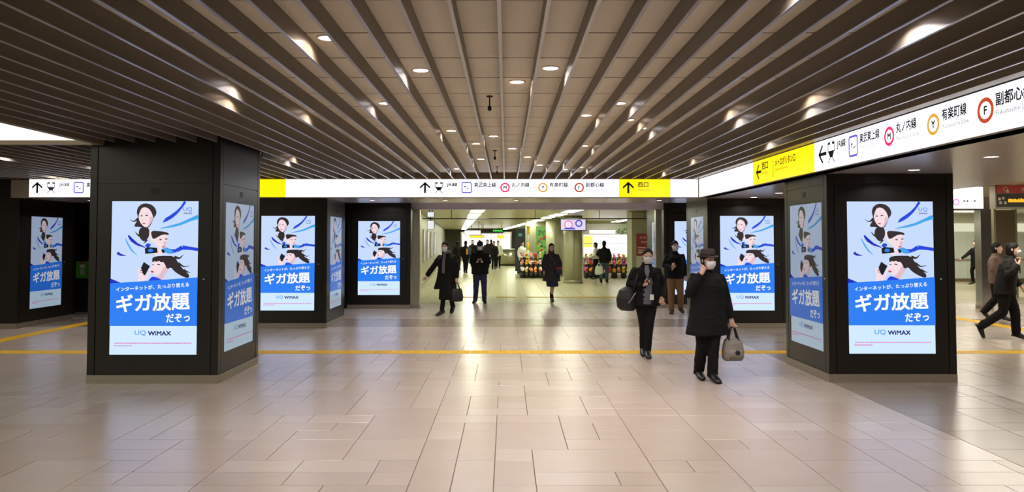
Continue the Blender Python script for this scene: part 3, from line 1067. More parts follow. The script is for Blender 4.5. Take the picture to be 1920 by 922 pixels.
# square end pier with notices
pr = thing('notice_pier', 'greenish pier carrying a red notice at the right of the hall', 'pier', (0, 24.6, 0))
a, b = at_depth(1185, 500, 24.6), at_depth(1240, 500, 24.6)
MB().box(a.x, b.x, 0, 1.0, .12, ZF - .025).build('shaft', m_colm, pr)
MB().box(a.x - .01, b.x, -.01, 1.0, 0, .12).build('base', m_kick, pr)
mb = MB()
ra, rb = at_depth(1193, 438, 24.59), at_depth(1218, 479, 24.59)
t = thing('red_notice', 'dark red notice with white lettering on the greenish pier', 'notice', (0, 24.575, 0))
MB().box(ra.x, rb.x, 0, .02, rb.z, ra.z).build('board', M('notice_red', (158, 62, 66), .5), t)
mb = MB()
W_ = rb.x - ra.x
for (u, v, s) in ((.35, .82, .1), (.62, .82, .1), (.42, .62, .07), (.58, .62, .07), (.74, .62, .07)):
    ring(mb, ra.x + W_ * u, rb.z + (ra.z - rb.z) * v, s * W_, .02 * W_, 0, -.003, 10)
    mb.flat([(ra.x + W_ * u - .01, rb.z + (ra.z - rb.z) * v - s * W_), (ra.x + W_ * u + .01, rb.z + (ra.z - rb.z) * v - s * W_), (ra.x + W_ * u + .01, rb.z + (ra.z - rb.z) * v + s * W_), (ra.x + W_ * u - .01, rb.z + (ra.z - rb.z) * v + s * W_)], -.003, 0)
for v in (.34, .22, .12):
    mb.flat([(ra.x + W_ * .12, rb.z + (ra.z - rb.z) * v), (ra.x + W_ * .7, rb.z + (ra.z - rb.z) * v), (ra.x + W_ * .7, rb.z + (ra.z - rb.z) * (v + .05)), (ra.x + W_ * .12, rb.z + (ra.z - rb.z) * (v + .05))], -.003, 0)
o = mb.build('white_marks', M('notice_white', (225, 205, 200), .5), t)
o['kind'] = 'stuff'
rc = at_depth(1218, 505, 24.59)
tag(MB().box(ra.x, rb.x, 0, .015, rc.z, rb.z - .02).build('paper_notice', M('paper', (200, 200, 180), .6, 0, .2, 30), None, (0, 24.58, 0)), 'pale paper notice pinned below the red notice', 'notice')

# television on the column
ta, tb = at_depth(1052, 411, 28.9), at_depth(1098, 431, 28.9)
t = thing('television', 'flat television screen hanging in front of the round column', 'television', ((ta.x + tb.x) / 2, 28.9, 0))
hw = (tb.x - ta.x) / 2
MB().box(-hw - .03, hw + .03, .01, .09, tb.z - .03, ta.z + .03).build('case', m_dark, t)
e_tv = [E('tv_%d' % i, c, 1.0) for i, c in enumerate([(215, 205, 235), (240, 120, 170), (70, 70, 180), (255, 255, 255)])]
mb = MB()
mb.flat([(-hw, tb.z), (hw, tb.z), (hw, ta.z), (-hw, ta.z)], 0.008, 0)
zm = (ta.z + tb.z) / 2
ring(mb, -hw * .4, zm, .17, .05, 1, .006, 24)
ring(mb, -hw * .4, zm, .1, .04, 3, .006, 24)
mb.flat([(-hw * .9, tb.z + .02), (hw * .2, tb.z + .02), (hw * .05, tb.z + .09), (-hw * .6, tb.z + .09)], .0055, 2)
ring(mb, hw * .45, zm + .05, .14, .05, 2, .005, 20)
o = mb.build('screen', e_tv, t)
MB().tube([(0, .05, ta.z), (0, .05, ZF)], .025, 8, cap=False).build('ceiling_bracket', m_dark, t)

# ---------------------------------------------------------------- flower shop
shop_y = 36.6
sa, sb = at_depth(1094, 440, shop_y), at_depth(1187, 505, shop_y)
t = thing('shop_display', 'white display wall of the flower shop, its light put in as a glow', 'display wall', (0, shop_y, 0))
e_shop = E('shop_glow', (255, 250, 248), 1.5)
MB().box(sa.x - .1, sb.x + .4, .06, .2, 0, 2.5).build('back_board', m_white, t)
for i in range(4):
    x0_, x1_ = sa.x + (sb.x - sa.x) * i / 4, sa.x + (sb.x - sa.x) * (i + 1) / 4
    MB().box(x0_ + .01, x1_ - .01, .02, .06, .9, sa.z).build('glow_panel', e_shop, t)  # glow stands in for light falling on the white wall
for z_ in (.9, 1.25, 1.55):
    MB().box(sa.x, sb.x, -.25, .02, z_ - .02, z_).build('shelf', m_white, t)
MB().box(sa.x, sa.x + .45, -.01, .02, 1.35, sa.z - .05).build('yellow_poster', E('shop_yellow', (250, 240, 110), 1.0), t)
MB().box(sa.x + .25, sa.x + 1.5, -.45, -.35, sa.z + .06, sa.z + .22).build('fascia_light', e_shop, t)
t = thing('foliage_garland', 'green leafy garland along the top of the flower shop', 'plant', (sa.x + 2.0, shop_y - .3, sa.z + .05))
mb = MB()
for i in range(150):
    c = (rnd.uniform(-.35, 1.0), rnd.uniform(-.1, .1), rnd.uniform(-.02, .24))
    a = rnd.uniform(0, 6.28)
    l = rnd.uniform(.06, .12)
    mb.add([c, (c[0] + l * math.cos(a) * .5 - .02, c[1] - .03, c[2] + l * .5 * math.sin(a) + .02), (c[0] + l * math.cos(a), c[1] - .01, c[2] + l * math.sin(a)), (c[0] + l * math.cos(a) * .5 + .02, c[1] + .02, c[2] + l * .5 * math.sin(a) - .02)], [(0, 1, 2, 3)], rnd.randrange(3))
o = mb.build('leaves', [M('leaf_%d' % i, c, .5) for i, c in enumerate([(70, 150, 50), (120, 190, 50), (40, 100, 40)])], t)
o['kind'] = 'stuff'

m_bucket = M('bucket_black', (22, 22, 22), .45)
FL = [(235, 60, 140), (250, 130, 180), (250, 240, 235), (245, 190, 60), (230, 60, 50), (240, 130, 60), (190, 60, 190), (250, 230, 90), (255, 200, 190)]
m_fl = [M('petal_%d' % i, c, .6) for i, c in enumerate(FL)]
m_leafs = M('bouquet_leaf', (60, 110, 50), .6)
bn = [0]


def bouquet(x, y, z, label, group, hues, h=.24, r=.095, bh=.24, wrap=None):
    t = thing('flower_bucket', label, 'flowers', (x, y, z), 0, group)
    MB().lathe([(r * .7, 0), (r * .95, bh), (r * .85, bh), (r * .6, .02)], 14).build('bucket', wrap or m_bucket, t)
    g = random.Random(bn[0])
    bn[0] += 1
    mb = MB()
    for i in range(9):
        a, q = g.uniform(0, 6.28), g.uniform(0, r * .55)
        c = (q * math.cos(a), q * math.sin(a), bh + h * g.uniform(.2, 1))
        mb.tube([(c[0] * .3, c[1] * .3, bh - .05), c], .008, 4, 1, cap=False)
        rr = g.uniform(.045, .07)
        mb.ball(c, (rr, rr, rr * .8), 7, 5, 0 if i % 3 else 2)
    o = mb.build('blooms', [m_fl[hues[0]], m_leafs, m_fl[hues[-1]]], t)
    o['kind'] = 'stuff'


k = 0
for row, (yy, zz_, n) in enumerate(((33.6, 0, 9), (34.1, .32, 8), (34.6, .62, 5))):
    for i in range(n):
        xx = at_depth(979 + i * (76 / 9), 515, yy).x
        hue = [(2, 8), (2, 3), (8, 4), (3, 5), (2, 0), (5, 7), (8, 2), (4, 0), (2, 7)][(i + row * 2) % 9]
        bouquet(xx, yy, zz_ if row == 0 else zz_, 'black bucket of cut flowers, %s in the %s row left of column' % (ORD[i], ['front', 'middle', 'back'][row]), 'flower buckets left of the column', hue)
    if row:
        tag(MB().box(at_depth(975, 515, yy).x, at_depth(975 + n * 76 / 9, 515, yy).x, -.2, .2, 0, zz_ - .001).box(at_depth(975, 515, yy).x - .02, at_depth(975 + n * 76 / 9, 515, yy).x + .02, -.22, .2, zz_ - .03, zz_ - .001).build('flower_bench', m_bucket, None, (0, yy, 0)), 'low black bench under the %s row of buckets left of column' % ['', 'middle', 'back'][row], 'bench')
for row, (yy, zz_, n) in enumerate(((33.4, 0, 10), (34.2, .3, 9), (35.0, .6, 9))):
    for i in range(n):
        xx = at_depth(1099 + i * (88 / 10), 515, yy).x
        hue = [(0, 1), (5, 8), (1, 2), (3, 5), (7, 3), (4, 0), (6, 0), (7, 2), (3, 7), (1, 6)][(i * 3 + row * 2) % 10]
        wr = [m_bucket, m_white][i % 2 if row == 0 and i > 3 else 0]
        bouquet(xx, yy, zz_, '%s bucket of bright flowers, %s in the %s row before the shop' % ('white' if wr is m_white else 'black', ORD[i], ['front', 'middle', 'back'][row]), 'flower buckets before the shop', hue, wrap=wr)
    if row:
        tag(MB().box(at_depth(1095, 515, yy).x, at_depth(1190, 515, yy).x, -.2, .2, 0, zz_ - .03).box(at_depth(1095, 515, yy).x - .02, at_depth(1190, 515, yy).x + .02, -.22, .2, zz_ - .03, zz_ - .001).build('flower_bench', m_bucket, None, (0, yy, 0)), 'low black bench under the %s row of buckets before the shop' % ['', 'middle', 'back'][row], 'bench')

# posters and stands behind the left flower stall
ga, gb = at_depth(1005, 424, 37), at_depth(1026, 490, 37)
t = thing('floral_poster', 'tall green poster with red fruit behind the flower stall', 'poster', (0, 37, 0))
MB().box(ga.x, gb.x, 0, .06, 0, ga.z).build('board', m_white, t)
mb = MB()
mb.flat([(ga.x, gb.z), (gb.x, gb.z), (gb.x, ga.z), (ga.x, ga.z)], -.003, 0)
for i in range(26):
    cx_, cz_, r_ = rnd.uniform(ga.x + .08, gb.x - .08), rnd.uniform(gb.z + .08, ga.z - .08), rnd.uniform(.05, .11)
    a = rnd.uniform(0, 6)
    mb.flat([(cx_ + r_ * math.cos(a + q) * (1 if q % 2 else .75), cz_ + r_ * math.sin(a + q) * .8) for q in (0, 1, 2, 3, 4, 5)], -.004 - .0004 * i, 1 + i % 3 if i < 22 else 4)
mb.build('print', [E('fp_%d' % i, c, .6) for i, c in enumerate([(120, 190, 70), (60, 150, 50), (180, 215, 60), (35, 95, 45), (220, 60, 60)])], t)
ba, bb = at_depth(966, 428, 38.5), at_depth(985, 500, 38.5)
t = thing('banner_stand', 'dark blue vertical banner stand behind the florist', 'banner', (0, 38.5, 0))
MB().box(ba.x, bb.x, 0, .04, .1, ba.z).build('banner', M('banner_blue', (38, 42, 60), .5), t)
MB().box(ba.x + .1, bb.x - .1, -.15, .2, 0, .1).build('foot', m_dark, t)
MB().box(ba.x + .16, bb.x - .16, -.004, 0, 1.9, 2.05).build('emblem', M('banner_teal', (90, 160, 150), .5), t)
ca = at_depth(990.5, 480, 37.6)
t = thing('striped_post', 'yellow and white post behind the flower stall', 'post', (ca.x, 37.6, 0))
for i in range(6):
    MB().lathe([(.07, i * .4), (.07, i * .4 + .4)], 14).build('band', M('post_yellow', (235, 200, 20), .5) if i % 2 else m_white, t)
wa, wb = at_depth(985, 430, 39.5), at_depth(1060, 430, 39.5)
struct(MB().box(wa.x, 12, 39.5, 39.7, 0, ZF).build('wall_shop', m_colm))

# curved steel counter and lit signs at the end
c0 = floor_pt(955, 497.5)
t = thing('curved_counter', 'low curved stainless steel counter far down the hall', 'counter', (c0.x, c0.y, 0))
MB().lathe([(.72, .1), (.72, 1.05)], 36).build('drum', m_steel, t)
MB().lathe([(.66, 0), (.66, .1)], 36).build('plinth', m_dark, t)
MB().lathe([(.76, 1.05), (.76, 1.1)], 36).build('top', m_steel, t)


def hang_sign(label, px0, py0, px1, py1, Y, mat, name='hanging_sign', marks=None):
    a, b = at_depth(px0, py0, Y), at_depth(px1, py1, Y)
    t = thing(name, label, 'sign', (0, Y, 0), 0)
    MB().box(a.x - .02, b.x + .02, .012, .14, b.z - .02, a.z + .02).build('case', m_dark, t)
    MB().box(a.x, b.x, 0, .012, b.z, a.z).build('lit_face', mat, t)
    ztop = 2.80 if a.x > 7.5 else ZF
    if ztop - a.z > .03:
        for xx in (a.x + .1, b.x - .1):
            MB().tube([(xx, .07, a.z), (xx, .07, ztop)], .015, 6, cap=False).build('hanger', m_dark, t)
    if marks:
        marks(t, a, b)
    return t


hang_sign('white lit sign hanging far down the hall at the left', 871, 432, 901, 440, 38.4, e_sign)
hang_sign('yellow lit sign hanging below the white one far down the hall', 881, 441.5, 907, 445, 44.6, e_yellow)


def led(t, a, b):
    mb = MB()
    for i in range(6):
        u = b.x - .1 - i * .1
        mb.flat([(u, b.z + .05), (u + .07, b.z + .05), (u + .07, a.z - .04), (u, a.z - .04)], -.003, 0)
    o = mb.build('led_marks', E('led_green', (60, 220, 70), 1.2), t)
    o['kind'] = 'stuff'


hang_sign('black hanging sign with green lit characters far down the hall', 903, 429.5, 943, 435.5, 45.6, m_dark, 'led_sign', led)
hang_sign('small yellow lit sign at the far end of the hall', 932, 441, 944, 446, 55, e_yellow)
ea, eb = at_depth(866, 438, 62), at_depth(957, 463, 62)
t = thing('lit_shopfront', 'bright white shopfront at the far end of the hall', 'shopfront', (0, 62, 0))
for i in range(5):
    x0_ = ea.x + (eb.x - ea.x) * i / 5
    MB().box(x0_ + .02, x0_ + (eb.x - ea.x) / 5 - .02, 0, .05, .3, ea.z).build('glow_panel', e_shop, t)
MB().box(ea.x - .1, eb.x + .1, .05, .3, 0, ea.z + .15).build('frame', m_kick, t)

# ================================================================ LEFT RECESS WITH PUBLIC PHONES
YW = 17.3
xa, xb = at_depth(133, 500, YW).x, -7.6
zl = at_depth(150, 421, YW).z
wall_rec = struct(MB().box(-18, xa, YW, YW + .2, 0, 3.0).box(xb, -3.9, YW, YW + .2, 0, 3.0).box(xa, xb, YW, YW + .2, zl, 3.0).build('wall_recess', m_black))
struct(MB().box(-18, -3.9, YW + 1.6, YW + 1.7, 0, 3.0).box(-18, -4, YW + .2, YW + 1.6, 2.7, 2.8).build('wall_recess_back', m_dark))
pst = thing('phone_shelf', 'black shelf unit carrying the green public telephones in the dark recess', 'shelf', (xa + .5, YW + .9, 0))
MB().box(-.75, .9, -.25, .6, 0, .76).build('cabinet', m_dark, pst)
MB().box(-.78, .93, -.3, .6, .76, .8).build('top', m_black, pst)
m_pg = M('phone_green', (96, 178, 52), .4)
for i, px in enumerate((123.5, 154)):
    p = at_depth(px, 500, YW + .85)
    t = thing('public_telephone', ['green public telephone mostly hidden behind the leftmost pillar', 'green public telephone on the black shelf in the dark recess'][i], 'telephone', (p.x, YW + .85, .8), 0, 'green public telephones')
    MB().box(-.13, .15, -.1, .1, .02, .40).box(-.15, .17, -.14, .12, 0, .04).build('body', m_pg, t)
    MB().tube([(-.17, -.08, .1), (-.19, -.12, .2), (-.17, -.08, .32)], [.032, .022, .032], 8).build('handset', m_pg, t)
    mb = MB()
    for r_ in range(4):
        for c_ in range(3):
            mb.box(.02 + c_ * .03, .042 + c_ * .03, -.108, -.1, .1 + r_ * .03, .122 + r_ * .03)
    o = mb.build('keypad', m_white, t)
    o['kind'] = 'stuff'
    MB().box(.0, .12, -.108, -.1, .25, .33).build('card_panel', m_white, t)
    MB().box(-.02, .12, -.106, -.1, .34, .37).build('red_display', M('phone_red', (190, 60, 50), .4), t)

# ================================================================ RIGHT-HAND SIDE HALL
YR = 31.0
wr = struct(MB().box(9.5, 24, YR, YR + .2, 0, 2.8).build('wall_right_hall', m_wallpale))
for i in range(12):
    MB().box(9.5 + i * 1.2 + .008, 9.5 + (i + 1) * 1.2 - .008, YR - .015, YR, .13, 2.02).build('wall_panel', M('glass_green_panel', (206, 214, 200), .25, 0, .03, 2), wr)
MB().box(9.5, 24, YR - .02, YR, 0, .12).build('baseboard', m_trim, wr)
MB().box(9.5, 24, YR - .06, YR, 2.06, 2.40).build('lit_cornice', E('cornice_light', (240, 238, 205), .75), wr)
hr = thing('handrail', 'thin steel handrail along the pale wall at the right', 'handrail', (9.6, YR - .1, 0))
MB().tube([(0, 0, .92), (14, 0, .92)], .025, 8).build('rail', m_steel, hr)
for i in range(8):
    MB().tube([(.3 + i * 1.9, 0, .9), (.3 + i * 1.9, .08, .86)], .012, 6).build('bracket', m_steel, hr)
p = floor_pt(1852.5, 580)
t = thing('steel_pillar', 'slim square mirror steel pillar beside the walking people at right', 'pillar', (p.x, p.y + .13, 0))
MB().box(-.13, .13, -.13, .13, .08, 2.8).build('shaft', M('mirror_steel', (190, 186, 190), .16, .95), t)
MB().box(-.14, .14, -.14, .14, 0, .08).build('base', m_kick, t)
pa, pb = at_depth(1868, 500, 22.5), at_depth(1904, 500, 22.5)
t = thing('brown_partition', 'plain dark brown partition panel behind the walking people', 'partition', (0, 22.5, 0))
MB().box(pa.x, pb.x, 0, .1, .1, 2.62).build('panel', M('partition_brown', (92, 80, 62), .4), t)
MB().box(pa.x - .06, pa.x, -.03, .13, 0, 2.8).box(pb.x, pb.x + .06, -.03, .13, 0, 2.8).build('frame', M('partition_frame', (150, 146, 120), .35, .6), t)


def pink(t, a, b):
    mb = MB()
    px_ = at_depth(1793, 379, 14.4)
    ring(mb, px_.x, px_.z, .065, .022, 0, -.003)
    mb.build('line_symbol', m_ring_k, t)
    mb = MB()
    for u in (1806, 1812, 1826):
        q = at_depth(u, 377, 14.4)
        mb.flat([(q.x, q.z - .015), (q.x + .035, q.z - .015), (q.x + .035, q.z + .02), (q.x, q.z + .02)], -.003, 0)
    o = mb.build('faint_lettering', m_ink_soft, t)
    o['kind'] = 'stuff'


hang_sign('white lit sign with a pink ring hanging right of the near pillar', 1690, 350, 1844, 391, 14.4, E('side_sign', (250, 248, 255), 1.5), marks=pink)
a, b = at_depth(1867, 347, 14.6), at_depth(2010, 391, 14.6)
t = thing('departure_board', 'dark departure board with a red header and orange characters at the right edge', 'sign', (0, 14.6, 0))
zr = at_depth(1867, 362, 14.6).z
MB().box(a.x, b.x, .02, .2, b.z, a.z).build('case', m_kick, t)
MB().box(a.x + .015, b.x - .015, 0, .02, zr, a.z - .004).build('red_header', M('header_red', (176, 64, 62), .4), t)
MB().box(a.x + .03, b.x - .03, 0.005, .02, b.z + .035, zr - .012).build('display', M('board_dark', (52, 58, 58), .35), t)
mb = MB()
ring(mb, at_depth(1885, 355, 14.6).x, at_depth(1885, 354, 14.6).z, .045, .012, 0, -.003)
q = at_depth(1889, 358, 14.6)
mb.flat([(q.x - .03, q.z - .03), (q.x + .03, q.z - .03), (q.x + .02, q.z + .02), (q.x - .02, q.z + .02)], -.004, 0)
ring(mb, at_depth(1918, 355, 14.6).x, at_depth(1918, 355, 14.6).z, .03, .012, 0, -.003)
for u, v in ((1874, 373), (1881, 371.5), (1876, 380), (1885, 380)):
    q = at_depth(u, v, 14.6)
    mb.flat([(q.x - .025, q.z - .025), (q.x + .025, q.z - .025), (q.x + .025, q.z + .025), (q.x - .025, q.z + .025)], 0, 0)
o = mb.build('pale_marks', M('board_pale', (205, 200, 180), .5), t)
o['kind'] = 'stuff'
mb = MB()
g = random.Random(11)
for i in range(26):
    q = at_depth(1890.5 + i * 1.45, 375.5, 14.6)
    hh = g.uniform(.028, .048)
    mb.flat([(q.x, q.z - .035), (q.x + .012, q.z - .035), (q.x + .012, q.z - .035 + hh * 1.6), (q.x, q.z - .035 + hh * 1.6)], .001, 0)
o = mb.build('orange_characters', E('led_orange', (255, 170, 30), 1.5), t)
o['kind'] = 'stuff'
for xx in (a.x + .15, b.x - .15):
    MB().tube([(xx, .1, a.z), (xx, .1, 2.80)], .015, 6, cap=False).build('hanger', m_dark, t)
# strip lights of the side hall; last two added to brighten the pale wall
for i, (xx, yy) in enumerate(((8.3, 12.5), (9.2, 16.5), (12.4, 9), (12.4, 14), (12.4, 19.5), (16, 17), (16, 24), (12.4, 25), (8.6, 6.5), (18, 28.4), (21, 26))):
    t = thing('strip_light', 'white fluorescent strip on the right side hall ceiling, %s of them' % (ORD[i] + ' listed'), 'ceiling light', (xx, yy, 2.80), PI / 2, 'fluorescent strips of the right side hall')
    t['label'] = 'white fluorescent strip light on the ceiling of the right side hall'
    MB().box(-.18, .18, -.9, .9, -.012, 0).build('frame', m_white, t)
    MB().box(-.15, .15, -.87, .87, -.02, -.012).build('diffuser', e_tube_side, t)

# ================================================================ PEOPLE
def remeshed(mb, voxel, it=4, fac=.5):
    o = bpy.data.objects.new('tmp', mb.mesh('tmp'))
    r = o.modifiers.new('r', 'REMESH')
    r.mode = 'VOXEL'
    r.voxel_size = voxel
    r.use_smooth_shade = True
    s = o.modifiers.new('s', 'SMOOTH')
    s.factor = fac
    s.iterations = it
    me = evaluated_mesh(o)
    old = o.data
    bpy.data.objects.remove(o)
    bpy.data.meshes.remove(old)
    return me


def wrinkle(me, amp, seed=0):
    o = Vector((seed * 1.7, seed * .9, 0))
    N = [v.normal.copy() for v in me.vertices]
    C = []
    for v, nr in zip(me.vertices, N):
        c = v.co
        k = noise.noise(Vector((c.x * 7, c.y * 7, c.z * 4)) + o) + .6 * noise.noise(Vector((c.x * 16, c.y * 16, c.z * 26)) + o)
        C.extend(c + nr * (amp * k))
    me.vertices.foreach_set('co', C)
    me.update()


def add_mesh(me, mb):
    """append raw geometry to a mesh"""
    bm = bmesh.new()
    bm.from_mesh(me)
    vs_ = [bm.verts.new(v) for v in mb.v]
    for f in mb.f:
        try:
            bm.faces.new([vs_[i] for i in f]).smooth = True
        except ValueError:
            pass
    bm.to_mesh(me)
    bm.free()


def hand(mb, wrist, direc, thumb, curl=.5, side=1, size=1.0):
    """palm, four fingers and a thumb; thumb: direction in which the thumb leaves"""
    d = Vector(direc).normalized()
    tv = Vector(thumb)
    tv = (tv - d * tv.dot(d)).normalized()
    nrm = d.cross(tv) * side          # palm side: fingers curl towards it
    w_ = Vector(wrist)
    s = size
    mb.tube([w_ - d * .02, w_ + d * .025 * s, w_ + d * .085 * s], [(.022 * s, .024 * s), (.024 * s, .034 * s), (.019 * s, .04 * s)], 10)
    for i, (off, ln) in enumerate(((.030, .070), (.010, .078), (-.010, .072), (-.029, .056))):
        b = w_ + d * .085 * s + tv * off * s
        p = [b]
        dd = d.copy()
        for j, part in enumerate((.45, .32, .23)):
            a = curl * (1.0 if j == 0 else 1.15)
            dd = (dd * math.cos(a) + nrm * math.sin(a)).normalized() if j == 0 else (dd * math.cos(a) + (nrm - dd * nrm.dot(dd)).normalized() * math.sin(a)).normalized()
            p.append(p[-1] + dd * ln * part * s)
        mb.tube(p, [.0095 * s, .009 * s, .0082 * s, .0068 * s], 7)
    b = w_ + d * .03 * s + tv * .03 * s
    td = (d * .6 + tv * .8 + nrm * .35).normalized()
    e = (d * .9 + tv * .3 + nrm * .5).normalized()
    mb.tube([b, b + td * .035 * s, b + td * .035 * s + e * .03 * s, b + td * .035 * s + e * .052 * s], [.012 * s, .0105 * s, .0095 * s, .0075 * s], 7)


HEAD = [(-.118, .022, .026, -.052), (-.105, .040, .044, -.042), (-.08, .056, .066, -.026), (-.045, .066, .083, -.010), (-.005, .072, .092, 0), (.03, .075, .097, .004), (.065, .072, .094, .006), (.095, .058, .078, .008), (.113, .034, .048, .008), (.12, .010, .014, .008)]
m_skin = M('skin', (208, 168, 146), .5, 0, .04, 20)
m_hair = M('hair_black', (20, 17, 17), .6, 0, .2, 60, .3, 90, .2)
m_mask = M('mask_white', (214, 214, 216), .7)
m_eye = M('eye_dark', (22, 16, 14), .2)
m_blackcloth = M('cloth_black', (15, 14, 16), .85, 0, .12, 12, .25, 160, .25)
m_shoe = M('shoe_black', (18, 17, 17), .35)


def person(label, loc, rotz=0, H=1.66, pose=None, coat=None, legs=None, hair='short', mask=True, hat=None, voxel=.013, extra=None, head_turn=0, shoes=None, skirt=None, near=True, scarf=None, shirt=None):
    """local frame: faces -y, a = viewer's left when facing the camera, b = viewer's right"""
    J = dict(pelvis=(0, 0, .93), chest=(0, 0, 1.26), neck=(0, .005, 1.44), head=(0, -.02, 1.58),
             sa=(-.165, 0, 1.345), ea=(-.225, .02, 1.12), wa=(-.235, -.05, .88), sb=(.165, 0, 1.345), eb=(.225, .02, 1.12), wb=(.235, -.05, .88),
             ha=(-.085, 0, .90), ka=(-.095, -.02, .49), fa=(-.10, .02, .085), ta=(-.11, -.15, .03),
             hb=(.085, 0, .90), kb=(.095, -.02, .49), fb=(.10, .02, .085), tb=(.11, -.15, .03), ca=.35, cb=.35,
             da=None, db=None, tha=(0, -1, .2), thb=(0, -1, .2))
    J.update(pose or {})
    V = {k: Vector(v) if isinstance(v, tuple) else v for k, v in J.items()}
    t = thing('person', label, 'person', loc, rotz)
    s = H / 1.70
    t.scale = (s, s, s)
    seed = sum(ord(c) for c in label) % 17

    # ---- body: one continuous figure
    mb = MB()
    pv, ch, nk, hd = V['pelvis'], V['chest'], V['neck'], V['head']
    mid = (pv + ch) / 2
    mb.rings([(pv.x, pv.y, pv.z - .12, .10, .08), (pv.x, pv.y, pv.z - .04, .145, .10), (mid.x, mid.y, mid.z - .03, .125, .09), (ch.x, ch.y, ch.z - .02, .15, .10), (ch.x, ch.y, ch.z + .07, .14, .085), (nk.x, nk.y, nk.z - .04, .065, .06), (nk.x, nk.y, nk.z + .02, .05, .052)], 16)
    mb.tube([nk - Vector((0, 0, .03)), nk + (hd - nk) * .5, hd + Vector((0, .01, -.05))], [.055, .05, .05], 10)
    ct, st = math.cos(head_turn), math.sin(head_turn)
    hp = lambda x, y, z: (hd.x + x * ct - y * st, hd.y + x * st + y * ct, hd.z + z)
    n = 18
    HV = []
    for (z, rx, ry, oy) in HEAD:
        for i in range(n):
            a = 2 * PI * i / n
            HV.append(hp(rx * math.cos(a), oy + ry * math.sin(a), z))
    mb.add(HV, [(j * n + i, j * n + (i + 1) % n, (j + 1) * n + (i + 1) % n, (j + 1) * n + i) for j in range(len(HEAD) - 1) for i in range(n)] + [tuple(range(n - 1, -1, -1)), tuple(range((len(HEAD) - 1) * n, len(HEAD) * n))])
    mb.tube([hp(0, -.088, .018), hp(0, -.106, -.012), hp(0, -.11, -.03), hp(0, -.09, -.036)], [.009, .013, .016, .012], 8)
    for sx in (-1, 1):
        mb.tube([hp(sx * .073, .008, .022), hp(sx * .083, .014, 0), hp(sx * .072, .006, -.032)], [.013, .015, .010], 8)
    mb.tube([hp(-.02, -.084, -.065), hp(.02, -.084, -.065)], .010, 6)
    for q in 'ab':
        mb.tube([V['s' + q], (V['s' + q] + V['e' + q]) / 2, V['e' + q], (V['e' + q] + V['w' + q]) / 2, V['w' + q]], [.036, .042, .038, .036, .025], 10)
        mb.tube([V['h' + q], (V['h' + q] * .6 + V['k' + q] * .4), V['k' + q], V['k' + q] * .65 + V['f' + q] * .35, V['f' + q]], [.082, .075, .05, .052, .036], 10)
        mb.tube([V['f' + q], V['f' + q] * .4 + V['t' + q] * .6, V['t' + q]], [.036, .03, .025], 8)
    me = remeshed(mb, voxel, 3)
    hb_ = MB()
    for q in 'ab':
        direc = V['d' + q] if V['d' + q] is not None else V['w' + q] - V['e' + q]
        hand(hb_, V['w' + q], direc, V['th' + q], V['c' + q], 1 if q == 'a' else -1)
    add_mesh(me, hb_)
    link('body', me, m_skin, t)
    if near:
        mb = MB()
        for sx in (-1, 1):
            mb.ball(hp(sx * .031, -.081, .004), (.012, .008, .007), 8, 6)
        mb.build('eyes', m_eye, t)['kind'] = 'stuff'
    # ---- hair
    if hair:
        mb = MB()
        HV = []
        rows = [(-.13, .05, .05, .03), (-.10, .064, .062, .026), (-.06, .076, .08, .016)] if hair == 'short' else [(-.24, .07, .05, .05), (-.16, .085, .07, .035), (-.09, .086, .085, .02)]
        rows += [(-.03, .081, .098, .008), (.01, .084, .104, .006), (.045, .084, .106, .006), (.08, .076, .098, .008), (.108, .058, .076, .008), (.128, .03, .04, .008), (.134, .008, .01, .008)]
        for (z, rx, ry, oy) in rows:
            for i in range(24):
                a = 2 * PI * i / 24
                x_, y_ = rx * math.cos(a), oy + ry * math.sin(a)
                lim = -.015 if z < .03 else (-.075 if z < .06 else -1)
                if hair == 'long' and z < .03:
                    lim = -.03
                if y_ < lim:
                    y_ = lim + .3 * (y_ - lim) * .2
                HV.append(hp(x_, y_, z))
        k = len(rows)
        mb.add(HV, [(j * 24 + i, j * 24 + (i + 1) % 24, (j + 1) * 24 + (i + 1) % 24, (j + 1) * 24 + i) for j in range(k - 1) for i in range(24)] + [tuple(range(23, -1, -1)), tuple(range((k - 1) * 24, k * 24))])
        me = remeshed(mb, .009 if near else .014, 2)
        wrinkle(me, .0018, seed)
        link('hair', me, m_hair, t)
    if mask:
        mb = MB()
        P = []
        zs = (-.112, -.095, -.07, -.045, -.02, -.005)
        rr = (.058, .078, .095, .107, .108, .098)
        for off in (0, -.004):
            for z, r in zip(zs, rr):
                for i in range(11):
                    a = math.radians(-90 - 62 + 124 * i / 10)
                    x_, y_ = (.062 + .02 * (z > -.08)) * math.cos(a), -.012 + (r + off) * math.sin(a) * (1.0 if abs(i - 5) > 1 else 1.05)
                    P.append(hp(x_, y_, z))
        Fq = []
        for b0 in (0, 66):
            for j in range(5):
                for i in range(10):
                    q = (b0 + j * 11 + i, b0 + j * 11 + i + 1, b0 + (j + 1) * 11 + i + 1, b0 + (j + 1) * 11 + i)
                    Fq.append(q if b0 == 0 else q[::-1])
        mb.add(P, Fq, 0, True)
        for sx in (-1, 1):
            mb.tube([hp(sx * .062, -.05, -.03), hp(sx * .078, 0, .01), hp(sx * .08, .012, .02)], .003, 5)
        mb.build('face_mask', m_mask, t)
